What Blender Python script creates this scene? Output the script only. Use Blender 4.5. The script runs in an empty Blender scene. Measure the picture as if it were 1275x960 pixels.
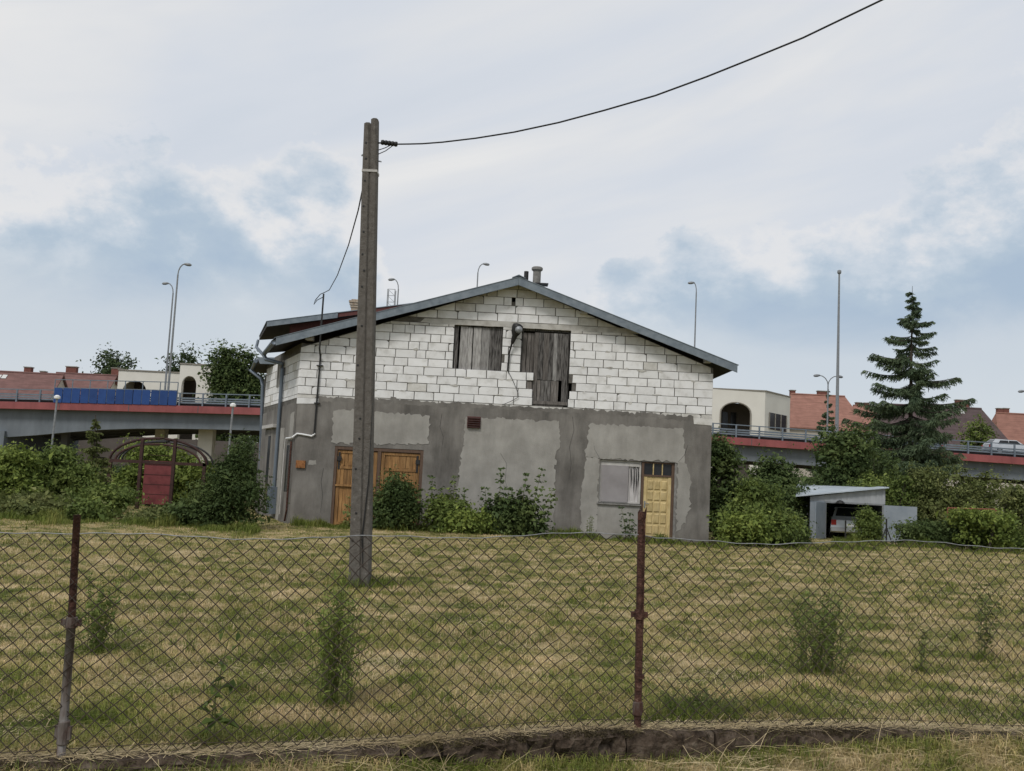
import bpy, math, random
import numpy as np
from mathutils import Vector, Matrix
random.seed(7); rng = np.random.default_rng(11)
S = bpy.context.scene; COL = S.collection
rad = math.radians

# ------------------------------------------------------------------ camera
F = 1200.0; RHO = rad(2.8); PIT = math.atan(118 * math.cos(RHO) / F); CAM = np.array([0., 0., 1.6])
_r0 = np.array([1., 0, 0]); _u0 = np.array([0, -math.sin(PIT), math.cos(PIT)]); _f = np.array([0, math.cos(PIT), math.sin(PIT)])
_r = math.cos(RHO) * _r0 + math.sin(RHO) * _u0; _u = -math.sin(RHO) * _r0 + math.cos(RHO) * _u0
cd = bpy.data.cameras.new('camera'); cam = bpy.data.objects.new('camera', cd); COL.objects.link(cam); S.camera = cam
cd.sensor_width = 36; cd.lens = 36 * F / 1275; cd.clip_start = .1; cd.clip_end = 2000
cam.matrix_world = Matrix(((_r[0], _u[0], -_f[0], 0), (_r[1], _u[1], -_f[1], 0), (_r[2], _u[2], -_f[2], 1.6), (0, 0, 0, 1)))
S.view_settings.view_transform = 'Standard'; S.view_settings.look = 'None'
S.view_settings.exposure = 0.12; S.view_settings.gamma = 1

# ------------------------------------------------------------------ world (cloudy sky)
W = bpy.data.worlds.new('World'); S.world = W; W.use_nodes = True
wt = W.node_tree; wn = wt.nodes; wl = wt.links; wn.clear()
SUN_EL, SUN_AZ = rad(50), rad(180 + 28)          # azimuth clockwise from +Y: behind the camera, to the left
def wnode(t, **k):
    n = wn.new(t)
    for a, b in k.items(): setattr(n, a, b)
    return n
def wm(op, a, b=None, clamp=False):
    n = wnode('ShaderNodeMath', operation=op, use_clamp=clamp)
    for i, v in enumerate((a, b)):
        if v is None: continue
        if isinstance(v, (int, float)): n.inputs[i].default_value = v
        else: wl.new(v, n.inputs[i])
    return n.outputs[0]
def wramp(fac, stops, interp='LINEAR'):
    n = wnode('ShaderNodeValToRGB'); n.color_ramp.interpolation = interp; e = n.color_ramp.elements
    while len(e) < len(stops): e.new(0.5)
    for q, (p, c) in zip(e, stops): q.position = p; q.color = (c, c, c, 1) if isinstance(c, (int, float)) else (*c, 1)
    wl.new(fac, n.inputs[0]); return n.outputs[0]
def wmix(f, a, b):
    n = wnode('ShaderNodeMix', data_type='RGBA')
    for i, v in ((0, f), (6, a), (7, b)):
        if isinstance(v, (int, float)): n.inputs[i].default_value = v
        elif isinstance(v, tuple): n.inputs[i].default_value = (*v, 1)
        else: wl.new(v, n.inputs[i])
    return n.outputs[2]
def wnoise(vec, scale, detail=5, rough=.55, dist=0.):
    n = wnode('ShaderNodeTexNoise'); n.inputs['Scale'].default_value = scale; n.inputs['Detail'].default_value = detail
    n.inputs['Roughness'].default_value = rough; n.inputs['Distortion'].default_value = dist
    wl.new(vec, n.inputs['Vector']); return n.outputs['Fac']
sky = wnode('ShaderNodeTexSky', sky_type='NISHITA', sun_disc=False, sun_elevation=SUN_EL, sun_rotation=SUN_AZ)
tc = wnode('ShaderNodeTexCoord'); sep = wnode('ShaderNodeSeparateXYZ'); wl.new(tc.outputs['Generated'], sep.inputs[0])
U = wm('ARCTAN2', sep.outputs[0], sep.outputs[1]); V = wm('ARCSINE', sep.outputs[2])
cmb = wnode('ShaderNodeCombineXYZ'); wl.new(sep.outputs[0], cmb.inputs[0]); wl.new(sep.outputs[1], cmb.inputs[1]); wl.new(wm('MULTIPLY', sep.outputs[2], 1.5), cmb.inputs[2])
D3 = cmb.outputs[0]
# cumulus bank: its top outline over azimuth (u from -pi..pi), roughened by noise
prof = [(-3.14, .26), (-2.4, .34), (-1.7, .22), (-1.1, .32), (-.62, .30), (-.47, .275), (-.36, .30), (-.25, .325), (-.185, .33), (-.13, .22), (-.05, .10),
        (.04, .10), (.085, .235), (.16, .255), (.24, .28), (.33, .285), (.385, .25), (.425, .335), (.49, .375), (.62, .40), (1.0, .25), (1.6, .33), (2.3, .24), (3.14, .26)]
u01 = wm('ADD', wm('MULTIPLY', U, 1 / 6.2832), .5)
top = wramp(u01, [((a + math.pi) / (2 * math.pi), b) for a, b in prof], 'B_SPLINE')
nA = wnoise(D3, 9, 7, .6); nB = wnoise(D3, 4.5, 8, .58, .3); nC = wnoise(D3, 26, 5, .6); nD = wnoise(D3, 2.2, 4, .5, .6)
edge = wm('ADD', wm('MULTIPLY', wm('SUBTRACT', nA, .5), .20), wm('MULTIPLY', wm('SUBTRACT', nC, .5), .085))
depth = wm('SUBTRACT', wm('ADD', top, edge), V)                       # >0 inside the bank
alpha = wramp(wm('ADD', wm('MULTIPLY', depth, 4), .5), [(.475, 0), (.555, .7), (.8, 1)], 'EASE')
inner = wm('ADD', wm('MULTIPLY_ADD' if False else 'ADD', wm('MULTIPLY', depth, 6.0), .08), wm('ADD', wm('MULTIPLY', wm('SUBTRACT', nB, .5), 2.0), wm('MULTIPLY', wm('SUBTRACT', nA, .5), 1.1)))
bank = wramp(inner, [(0, (.78, .775, .775)), (.14, (.70, .72, .75)), (.32, (.56, .625, .695)), (.60, (.445, .535, .63)), (1, (.395, .49, .605))])
lowf = wramp(wm('ADD', V, wm('MULTIPLY', wm('SUBTRACT', nB, .5), .12)), [(.07, .92), (.14, .75), (.205, 0)], 'EASE')
bank = wmix(lowf, bank, (.63, .67, .71))
# thin high veil above: pale blue grey with warm bright streaks
mr_ = wnode('ShaderNodeMapping'); mr_.inputs['Rotation'].default_value = (0, rad(17), 0); wl.new(tc.outputs['Generated'], mr_.inputs[0])
mp = wnode('ShaderNodeMapping'); mp.inputs['Scale'].default_value = (1.0, 1.0, 5.5); mp.inputs['Location'].default_value = (.3, .2, .55); wl.new(mr_.outputs[0], mp.inputs[0])
nV = wnoise(mp.outputs[0], 1.7, 5, .5, .4)
veil = wramp(nV, [(.32, (.61, .655, .72)), (.46, (.67, .70, .75)), (.57, (.745, .75, .76)), (.68, (.83, .815, .79))])
veil = wmix(wm('MULTIPLY', nD, .35), veil, (.62, .67, .74))
cl = wmix(alpha, veil, bank)
cl10 = wnode('ShaderNodeVectorMath', operation='SCALE'); wl.new(cl, cl10.inputs[0]); cl10.inputs[3].default_value = 9.7
bgc = wmix(.93, sky.outputs[0], cl10.outputs[0])
bg = wnode('ShaderNodeBackground'); bg.inputs[1].default_value = .1; wl.new(bgc, bg.inputs[0])
wo = wnode('ShaderNodeOutputWorld'); wl.new(bg.outputs[0], wo.inputs[0])
W.cycles.sampling_method = 'MANUAL'; W.cycles.sample_map_resolution = 512

# ------------------------------------------------------------------ sun behind thin cloud
sl = bpy.data.lights.new('sun', 'SUN'); sl.energy = 1.8; sl.angle = rad(14); sl.color = (1, .965, .92)
so = bpy.data.objects.new('sun', sl); COL.objects.link(so); so.location = (-10, -20, 30)
sd = Vector((math.sin(SUN_AZ) * math.cos(SUN_EL), math.cos(SUN_AZ) * math.cos(SUN_EL), math.sin(SUN_EL)))
so.rotation_euler = sd.to_track_quat('Z', 'Y').to_euler()

# ------------------------------------------------------------------ measuring helpers (photo survey -> metres)
def ray(x, y): return _f * F + (x - 637.5) * _r + (480 - y) * _u
def at(x, y, Y):
    d = ray(x, y); return CAM + d * (Y / d[1])
def ground(x, y, z=0.):
    d = ray(x, y); return CAM + d * ((z - CAM[2]) / d[2])

# ------------------------------------------------------------------ materials
MATS = {}
def mat(name, cols, scale=4., rough=.8, bump=0., bscale=None, stretch=(1, 1, 1), metal=0., detail=6, vary=0., island=0., stops=None, leaf=0., spec=.3, world=False, nr=.6, hue=None, grime=None):
    """Procedural principled material: noise between colours, fine relief, per object / per island variation."""
    if name in MATS: return MATS[name]
    m = bpy.data.materials.new(name); m.use_nodes = True; t = m.node_tree; n = t.nodes; l = t.links
    p = n['Principled BSDF']; p.inputs['Roughness'].default_value = rough; p.inputs['Metallic'].default_value = metal
    p.inputs['Specular IOR Level'].default_value = spec
    co = n.new('ShaderNodeTexCoord'); oi = n.new('ShaderNodeObjectInfo'); src = co.outputs['Object']
    if world:
        g = n.new('ShaderNodeNewGeometry'); src = g.outputs['Position']
    else:
        ad = n.new('ShaderNodeVectorMath'); ad.operation = 'MULTIPLY_ADD'; l.new(oi.outputs['Random'], ad.inputs[0]); ad.inputs[1].default_value = (37, 53, 71)
        l.new(src, ad.inputs[2]); src = ad.outputs[0]
    mp = n.new('ShaderNodeMapping'); mp.inputs['Scale'].default_value = stretch; l.new(src, mp.inputs[0])
    no = n.new('ShaderNodeTexNoise'); no.inputs['Scale'].default_value = scale; no.inputs['Detail'].default_value = detail; no.inputs['Roughness'].default_value = nr
    l.new(mp.outputs[0], no.inputs['Vector'])
    r = n.new('ShaderNodeValToRGB'); e = r.color_ramp.elements
    if stops is None: stops = [.3 + .4 * i / max(1, len(cols) - 1) for i in range(len(cols))]
    while len(e) < len(cols): e.new(.5)
    if len(cols) == 1: cols = [cols[0], cols[0]]; stops = [.3, .7]
    for q, c, s in zip(e, cols, stops): q.color = (*c, 1); q.position = s
    l.new(no.outputs['Fac'], r.inputs[0]); out = r.outputs[0]
    def val(sock, amt, prev):
        mr = n.new('ShaderNodeMapRange'); l.new(sock, mr.inputs[0]); mr.inputs[3].default_value = 1 - amt; mr.inputs[4].default_value = 1 + amt
        h = n.new('ShaderNodeHueSaturation'); l.new(prev, h.inputs['Color']); l.new(mr.outputs[0], h.inputs['Value'])
        if hue:
            m2 = n.new('ShaderNodeMapRange'); l.new(sock, m2.inputs[0]); m2.inputs[3].default_value = .5 + hue; m2.inputs[4].default_value = .5 - hue
            l.new(m2.outputs[0], h.inputs['Hue'])
        return h.outputs[0]
    if grime:                                       # a second, larger layer of dirt and streaks
        gs, gst, ga = grime; m3 = n.new('ShaderNodeMapping'); m3.inputs['Scale'].default_value = gst; l.new(src, m3.inputs[0])
        n3 = n.new('ShaderNodeTexNoise'); n3.inputs['Scale'].default_value = gs; n3.inputs['Detail'].default_value = 7; n3.inputs['Roughness'].default_value = .65; l.new(m3.outputs[0], n3.inputs['Vector'])
        r3 = n.new('ShaderNodeMapRange'); l.new(n3.outputs['Fac'], r3.inputs[0]); r3.inputs[1].default_value = .33; r3.inputs[2].default_value = .68; r3.inputs[3].default_value = 1 - ga; r3.inputs[4].default_value = 1 + ga * .5
        h3 = n.new('ShaderNodeHueSaturation'); l.new(out, h3.inputs['Color']); l.new(r3.outputs[0], h3.inputs['Value']); out = h3.outputs[0]
    if vary: out = val(oi.outputs['Random'], vary, out)
    if island:
        gi = n.new('ShaderNodeNewGeometry'); out = val(gi.outputs['Random Per Island'], island, out)
    l.new(out, p.inputs['Base Color'])
    if bump:
        nb = n.new('ShaderNodeTexNoise'); nb.inputs['Scale'].default_value = bscale or scale * 6; nb.inputs['Detail'].default_value = 5; l.new(mp.outputs[0], nb.inputs['Vector'])
        b = n.new('ShaderNodeBump'); b.inputs['Strength'].default_value = bump; b.inputs['Distance'].default_value = .02; l.new(nb.outputs['Fac'], b.inputs['Height']); l.new(b.outputs[0], p.inputs['Normal'])
    if leaf:
        tr = n.new('ShaderNodeBsdfTranslucent'); l.new(out, tr.inputs[0]); mx = n.new('ShaderNodeMixShader'); mx.inputs[0].default_value = leaf
        l.new(p.outputs[0], mx.inputs[1]); l.new(tr.outputs[0], mx.inputs[2]); l.new(mx.outputs[0], n['Material Output'].inputs[0])
    MATS[name] = m; return m
def glass(name, c=(.014, .015, .017), rough=.15):
    return mat(name, [c, tuple(v * 1.6 for v in c)], 1.5, rough, spec=.3)

M_block = mat('aerated_block', [(.48, .47, .45), (.63, .622, .605), (.715, .71, .70), (.75, .748, .742)], 3.2, .92, .4, 60, vary=.05, stops=[.25, .38, .5, .7])
M_blockd = mat('aerated_block_dull', [(.40, .385, .35), (.53, .515, .48), (.63, .62, .595)], 4, .92, .4, 60, vary=.06)
M_mortar = mat('mortar', [(.075, .07, .062), (.17, .16, .143)], 6, .95, .6, 50)
M_rdark = mat('dark_cement_render', [(.12, .111, .099), (.152, .141, .127), (.187, .175, .158), (.212, .2, .181)], 1.1, .93, .35, 40, detail=9, stops=[.28, .42, .56, .72], grime=(1.5, (1.7, 1.7, .4), .32))
M_rlight = mat('light_cement_render', [(.25, .238, .215), (.3, .287, .261), (.35, .336, .307)], 1.6, .93, .3, 40, detail=9, grime=(1.6, (1.5, 1.5, .4), .16))
M_conc = mat('concrete', [(.13, .125, .117), (.2, .193, .18), (.26, .25, .235)], 7, .93, .5, 60, detail=9)
M_pole = mat('pole_concrete', [(.075, .067, .058), (.108, .097, .085), (.135, .124, .11), (.27, .25, .225)], 16, .93, .7, 55, detail=9, stops=[.25, .45, .66, .76])
M_beam = mat('lintel_concrete', [(.33, .315, .285), (.44, .425, .39), (.52, .505, .47)], 5, .93, .5, 50)
M_roof = mat('galvanised_trim', [(.125, .15, .175), (.17, .2, .225), (.215, .245, .27)], 5, .5, .05, 30, metal=.35, spec=.4)
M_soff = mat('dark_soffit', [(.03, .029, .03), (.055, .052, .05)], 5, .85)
M_redwall = mat('dark_red_cladding', [(.075, .03, .027), (.13, .045, .04)], 5, .8, .2, stretch=(12, 12, 1))
M_grout = mat('weathered_plank', [(.14, .132, .125), (.25, .24, .23), (.35, .34, .325), (.42, .41, .39)], 5, .9, .6, 22, stretch=(9, 9, .7), vary=.22)
M_plankd = mat('dark_weathered_plank', [(.02, .019, .018), (.065, .06, .056), (.14, .132, .125), (.2, .19, .18)], 5, .9, .6, 22, stretch=(7, 7, .6), vary=.25, stops=[.36, .45, .56, .7])
M_plankb = mat('brown_weathered_plank', [(.06, .054, .049), (.14, .126, .115), (.22, .203, .188)], 5, .9, .6, 22, stretch=(8, 8, .6), vary=.2)
M_orange = mat('orange_stained_board', [(.17, .085, .032), (.29, .155, .056), (.37, .215, .09)], 3, .7, .25, 25, stretch=(9, 9, .6), vary=.2, grime=(2.5, (1.5, 1.5, .7), .3))
M_brownf = mat('brown_timber', [(.075, .048, .034), (.13, .082, .056)], 5, .75, .2, stretch=(6, 6, 1))
M_yellow = mat('yellow_painted_wood', [(.40, .30, .13), (.50, .385, .185), (.56, .445, .24)], 4, .65, .15, stretch=(3, 3, 1), vary=.08, grime=(3.5, (1, 1, 1), .2))
M_board = mat('grey_violet_board', [(.215, .2, .2), (.26, .243, .243), (.3, .285, .285)], 1.6, .8, .1)
M_curt = mat('white_curtain', [(.5, .48, .47), (.66, .64, .63)], 3, .9, stretch=(8, 8, 1))
M_frame = mat('dull_white_frame', [(.36, .345, .32), (.5, .485, .46)], 6, .7)
M_glass = glass('dark_glass'); M_black = mat('black_rubber', [(.012, .012, .012), (.022, .022, .022)], 8, .6)
M_blackm = mat('black_metal', [(.014, .014, .015), (.03, .029, .028)], 12, .5, .1)
M_steel = mat('grey_steel', [(.18, .19, .2), (.27, .28, .29)], 6, .5, metal=.3)
M_pipe = mat('zinc_pipe', [(.11, .135, .165), (.17, .2, .235)], 5, .5, metal=.3, stretch=(1, 1, .3))
M_white = mat('white_plastic', [(.62, .62, .61), (.76, .76, .75)], 6, .5)
M_rust = mat('rust', [(.028, .014, .011), (.058, .026, .019), (.1, .048, .034), (.2, .13, .1)], 22, .9, .8, 70, stops=[.3, .48, .62, .75])
M_rustg = mat('rusty_grey_pipe', [(.06, .03, .022), (.115, .095, .083), (.2, .19, .18)], 14, .75, .4, 60, stretch=(1, 1, .25), stops=[.4, .52, .68])
M_orust = mat('orange_rust_plate', [(.13, .05, .022), (.27, .115, .04), (.36, .19, .085)], 18, .85, .3)
M_brick = mat('chimney_brick', [(.20, .13, .095), (.34, .27, .2), (.46, .42, .36)], 9, .9, .6, 30)
M_mred = mat('oxblood_paint', [(.10, .024, .025), (.155, .036, .038), (.19, .05, .05)], 3, .6, .15, vary=.1)
M_mredd = mat('dark_rusty_paint', [(.028, .015, .013), (.062, .028, .024)], 7, .75, .2, vary=.15)
M_net = mat('netting_wire', [(.022, .017, .013), (.05, .037, .028), (.085, .065, .05)], 14, .75)
M_twire = mat('bright_wire', [(.2, .205, .21), (.36, .365, .37)], 25, .5, metal=.4)
M_bred = mat('bridge_red_paint', [(.225, .066, .066), (.29, .088, .086)], .6, .65, world=True, grime=(.9, (1.2, 1.2, .3), .22))
M_bgrey = mat('bridge_grey', [(.13, .15, .17), (.165, .185, .205)], .5, .75, world=True, grime=(.8, (1, 1, .25), .22))
M_brail = mat('bridge_railing', [(.12, .15, .185), (.19, .22, .255)], 2, .5, metal=.3)
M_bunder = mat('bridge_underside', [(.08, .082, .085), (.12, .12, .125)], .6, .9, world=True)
M_asph = mat('asphalt', [(.045, .045, .047), (.06, .06, .062)], 3, .9)
M_pier = mat('pale_pier', [(.46, .43, .37), (.55, .52, .46)], 1, .85)
M_blue = mat('blue_sheet', [(.012, .042, .155), (.017, .058, .2)], 1.5, .55, vary=.12)
M_cream = mat('cream_stucco', [(.62, .595, .53), (.7, .675, .605)], .4, .9, world=True)
M_creamd = mat('cream_trim', [(.2, .18, .15), (.28, .26, .22)], 1, .8)
M_tile = mat('orange_roof_tile', [(.25, .125, .095), (.32, .163, .125)], 1.2, .85, .4, 12, vary=.12, detail=8, grime=(1.0, (.5, 4, 4), .25))
M_tiler = mat('red_roof_tile', [(.15, .082, .073), (.205, .11, .098)], 1.2, .85, .4, 12, vary=.12, detail=8, grime=(1.0, (.5, 4, 4), .28))
M_tiled = mat('brown_roof_tile', [(.075, .052, .052), (.11, .08, .079)], 1.2, .85, .4, 12, detail=8, grime=(1.0, (.5, 4, 4), .28))
M_wall = mat('beige_render', [(.4, .36, .3), (.5, .46, .39)], .6, .9)
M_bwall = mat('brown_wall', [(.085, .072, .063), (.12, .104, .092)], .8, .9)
M_corr = mat('pale_corrugated_metal', [(.30, .315, .33), (.42, .435, .45)], 2.5, .5, metal=.3, stretch=(1, 1, .3))
M_sheet = mat('galvanised_sheet', [(.36, .41, .45), (.50, .55, .59)], 1.2, .45, metal=.3)
M_shedd = mat('blue_grey_door_sheet', [(.2, .235, .27), (.29, .32, .355)], 1.6, .55, metal=.2)
M_carw = mat('silver_car_paint', [(.46, .48, .5), (.52, .54, .56)], 2, .3, metal=.3, spec=.5)
M_carn = mat('dark_blue_car_paint', [(.02, .03, .07), (.03, .045, .1)], 2, .3, spec=.5)
M_tail = mat('red_lamp_glass', [(.3, .02, .015), (.4, .03, .02)], 5, .25)
M_lens = mat('clear_lamp_glass', [(.5, .5, .48), (.65, .65, .63)], 5, .2)
M_bark = mat('bark', [(.035, .028, .022), (.085, .07, .055)], 8, .95, .6, stretch=(1, 1, .3))
M_stem = mat('green_stem', [(.08, .1, .03), (.14, .15, .05)], 10, .8)

def leafmat(name, a, b, c, island=.35, hue=.012, leaf=.28): return mat(name, [a, b, c], .9, .62, island=island, leaf=leaf, world=True, hue=hue, spec=.12)
L_dark = leafmat('dark_leaf', (0.048, 0.074, 0.026), (0.081, 0.116, 0.040), (0.127, 0.163, 0.054))
L_mid = leafmat('mid_leaf', (0.077, 0.109, 0.031), (0.130, 0.174, 0.046), (0.191, 0.230, 0.064))
L_bright = leafmat('bright_leaf', (0.110, 0.149, 0.036), (0.168, 0.218, 0.051), (0.233, 0.281, 0.071))
L_olive = leafmat('olive_leaf', (0.089, 0.108, 0.036), (0.136, 0.159, 0.055), (0.194, 0.204, 0.078))
L_far = leafmat('far_leaf', (0.044, 0.064, 0.030), (0.069, 0.099, 0.044), (0.098, 0.129, 0.057))
L_pine = leafmat('spruce_needle', (0.056, 0.086, 0.049), (0.090, 0.126, 0.069), (0.135, 0.173, 0.088), leaf=.12)

# ------------------------------------------------------------------ mesh builder
class MB:
    def __init__(s): s.v = []; s.f = []
    def add(s, vs, fs):
        b = len(s.v); s.v += [tuple(map(float, q)) for q in vs]; s.f += [tuple(i + b for i in f) for f in fs]; return s
    def box(s, x0, x1, y0, y1, z0, z1):
        return s.add([(x0, y0, z0), (x1, y0, z0), (x1, y1, z0), (x0, y1, z0), (x0, y0, z1), (x1, y0, z1), (x1, y1, z1), (x0, y1, z1)],
                     [(3, 2, 1, 0), (4, 5, 6, 7), (0, 1, 5, 4), (1, 2, 6, 5), (2, 3, 7, 6), (3, 0, 4, 7)])
    def bar(s, a, b, w, h=None, up=(0, 0, 1)):
        a = Vector(a); b = Vector(b); h = h or w; d = (b - a).normalized(); up = Vector(up)
        if abs(d.dot(up)) > .95: up = Vector((1, 0, 0))
        x = d.cross(up).normalized() * w / 2; y = x.cross(d).normalized() * h / 2
        vs = [p + i * x + j * y for p in (a, b) for i, j in ((-1, -1), (1, -1), (1, 1), (-1, 1))]
        return s.add(vs, [(0, 1, 2, 3), (7, 6, 5, 4), (0, 4, 5, 1), (1, 5, 6, 2), (2, 6, 7, 3), (3, 7, 4, 0)])
    def tube(s, pts, r, n=8, cap=True):
        pts = [Vector(p) for p in pts]; m = len(pts); rs = [float(q) for q in r] if isinstance(r, (list, tuple)) else [float(r)] * m
        d0 = (pts[1] - pts[0]).normalized(); ref = Vector((0, 0, 1)) if abs(d0.z) < .9 else Vector((1, 0, 0)); vs = []
        for i, p in enumerate(pts):
            d = (pts[min(i + 1, m - 1)] - pts[max(i - 1, 0)]).normalized(); x = d.cross(ref)
            x = x.normalized() if x.length > 1e-4 else Vector((0, 1, 0)); y = x.cross(d)
            vs += [p + (math.cos(2 * math.pi * k / n) * x + math.sin(2 * math.pi * k / n) * y) * rs[i] for k in range(n)]
        fs = [(i * n + k, i * n + (k + 1) % n, (i + 1) * n + (k + 1) % n, (i + 1) * n + k) for i in range(m - 1) for k in range(n)]
        if cap: fs += [tuple(range(n)), tuple(range(m * n - 1, (m - 1) * n - 1, -1))]
        return s.add(vs, fs)
    def prism(s, poly, o, ax, ay, az, d):
        """extrude 2-D polygon (in ax, ay) along az by d from origin o"""
        o, ax, ay, az = map(Vector, (o, ax, ay, az)); n = len(poly)
        vs = [o + ax * p + ay * q for p, q in poly]; vs += [v + az * d for v in vs]
        return s.add(vs, [tuple(range(n)), tuple(range(2 * n - 1, n - 1, -1))] + [(i, i + n, (i + 1) % n + n, (i + 1) % n) for i in range(n)])
    def lathe(s, prof, n=12, o=(0, 0, 0), axis=(0, 0, 1)):
        q = Vector((0, 0, 1)).rotation_difference(Vector(axis)); o = Vector(o)
        vs = [o + q @ Vector((r * math.cos(2 * math.pi * k / n), r * math.sin(2 * math.pi * k / n), z)) for r, z in prof for k in range(n)]
        fs = [(i * n + k, i * n + (k + 1) % n, (i + 1) * n + (k + 1) % n, (i + 1) * n + k) for i in range(len(prof) - 1) for k in range(n)]
        fs += [tuple(range(n - 1, -1, -1)), tuple(range((len(prof) - 1) * n, len(prof) * n))]
        return s.add(vs, fs)
def tag(o, label=None, cat=None, group=None, kind=None):
    for k, v in (('label', label), ('category', cat), ('group', group), ('kind', kind)):
        if v: o[k] = v
    return o
def obj(name, mb, m, parent=None, smooth=False, recenter=True):
    v = np.array(mb.v, float); c = (v.max(0) + v.min(0)) / 2 if recenter else np.zeros(3)
    if recenter and parent is None: c[2] = v[:, 2].min()
    me = bpy.data.meshes.new(name); me.from_pydata((v - c).tolist(), [], mb.f); me.update()
    if smooth: me.polygons.foreach_set('use_smooth', [True] * len(me.polygons))
    me.materials.append(m); o = bpy.data.objects.new(name, me); COL.objects.link(o); o.location = c; o.parent = parent
    return o
def np_mesh(name, verts, faces, m, parent=None, loc=(0, 0, 0), smooth=False):
    """verts (n,3), faces (k,3|4) numpy -> object"""
    me = bpy.data.meshes.new(name); k = faces.shape[1]; me.vertices.add(len(verts)); me.vertices.foreach_set('co', np.asarray(verts, np.float32).ravel())
    me.loops.add(faces.size); me.loops.foreach_set('vertex_index', faces.astype(np.int32).ravel())
    me.polygons.add(len(faces)); me.polygons.foreach_set('loop_start', np.arange(0, faces.size, k, dtype=np.int32))
    me.update(calc_edges=True)
    if smooth: me.polygons.foreach_set('use_smooth', np.ones(len(faces), bool))
    me.materials.append(m); o = bpy.data.objects.new(name, me); COL.objects.link(o); o.location = loc; o.parent = parent
    return o
def thing(name, label, cat, loc=(0, 0, 0), rz=0., group=None):
    o = bpy.data.objects.new(name, None); o.empty_display_size = .2; COL.objects.link(o); o.location = loc; o.rotation_euler = (0, 0, rz)
    return tag(o, label, cat, group)
def dup(o, parent=None):
    c = o.copy(); COL.objects.link(c); c.parent = parent
    for ch in o.children: dup(ch, c)
    return c

# ------------------------------------------------------------------ ground
FX0, FY0, FS = -2.2, 5.1, .2586                       # fence line  y = FY0 + FS (x - FX0)
def fy(x): return FY0 + FS * (x - FX0)
def sstep(a, b, x): t = np.clip((x - a) / (b - a), 0, 1); return t * t * (3 - 2 * t)
def ftopn(s): return .078 + .095 * sstep(.4, 3.1, s) - .055 * sstep(3.7, 6, s)
def lump(x, y): return .022 * np.sin(1.9 * x + .7 * y) * np.sin(1.3 * y - .5 * x + 1) + .012 * np.sin(5.1 * x + 2) * np.sin(4.3 * y) + .02 * np.sin(.45 * x + .3 * y)
def gz(x, y):
    x = np.asarray(x, float); y = np.asarray(y, float); d = y - fy(x)
    sx = (x - FX0) * 1.033; ins = .035 + (ftopn(sx) - .065) * (1 - sstep(0, 3, d))
    z = np.where(d > 0, ins, sstep(-.4, 0, d) * .02 + .075 * sstep(3.2, 5.5, sx) * sstep(-.9, -.2, d)) + lump(x, y) * np.where(d > 0, sstep(0, 1, d) + .3, .5)
    return z - .3 * sstep(33, 41, y) * sstep(5, 12, x)
def gzf(x, y): return float(gz(x, y))
def axis(a, b, step, far, n): 
    m = np.arange(a, b + 1e-6, step); g = np.geomspace(step * 2, far, n); return np.concatenate([(a - g)[::-1], m, b + g])
gx = axis(-13, 15, .2, 600, 24); gy = axis(3.2, 33, .17, 700, 22); GX, GY = np.meshgrid(gx, gy)
gv = np.stack([GX, GY, gz(GX, GY)], -1).reshape(-1, 3); nx, ny = len(gx), len(gy)
ii = (np.arange(ny - 1)[:, None] * nx + np.arange(nx - 1)).ravel(); gf = np.stack([ii, ii + 1, ii + nx + 1, ii + nx], 1)
def ground_mat():
    m = bpy.data.materials.new('mown_field'); m.use_nodes = True; t = m.node_tree; n = t.nodes; l = t.links; p = n['Principled BSDF']; p.inputs['Roughness'].default_value = .95
    p.inputs['Specular IOR Level'].default_value = .1
    g = n.new('ShaderNodeNewGeometry')
    def noise(sc, st, det=6, ro=.6):
        mp = n.new('ShaderNodeMapping'); mp.inputs['Scale'].default_value = st; l.new(g.outputs['Position'], mp.inputs[0])
        q = n.new('ShaderNodeTexNoise'); q.inputs['Scale'].default_value = sc; q.inputs['Detail'].default_value = det; q.inputs['Roughness'].default_value = ro; l.new(mp.outputs[0], q.inputs[0]); return q.outputs['Fac']
    def ramp(s, cs):
        r = n.new('ShaderNodeValToRGB'); e = r.color_ramp.elements
        while len(e) < len(cs): e.new(.5)
        for q, (a, c) in zip(e, cs): q.position = a; q.color = (*c, 1)
        l.new(s, r.inputs[0]); return r.outputs[0]
    big = noise(1.6, (.85, 1.0, 1), 9, .72); fine = noise(30, (1, 1, 1), 4)
    ad = n.new('ShaderNodeMath'); ad.operation = 'MULTIPLY_ADD'; l.new(fine, ad.inputs[0]); ad.inputs[1].default_value = .38; l.new(big, ad.inputs[2])
    sb = n.new('ShaderNodeMath'); sb.operation = 'SUBTRACT'; l.new(ad.outputs[0], sb.inputs[0]); sb.inputs[1].default_value = .19
    c = ramp(sb.outputs[0], [(.34, (.05, .062, .018)), (.43, (.1, .108, .03)), (.49, (.195, .172, .068)), (.55, (.325, .26, .13)), (.64, (.44, .355, .205))])
    l.new(c, p.inputs['Base Color'])
    b = n.new('ShaderNodeBump'); b.inputs['Strength'].default_value = .9; b.inputs['Distance'].default_value = .05; l.new(noise(22, (1, 1, 1), 6), b.inputs['Height']); l.new(b.outputs[0], p.inputs['Normal'])
    return m
tag(np_mesh('ground', gv, gf, ground_mat(), smooth=True), kind='structure')

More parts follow.
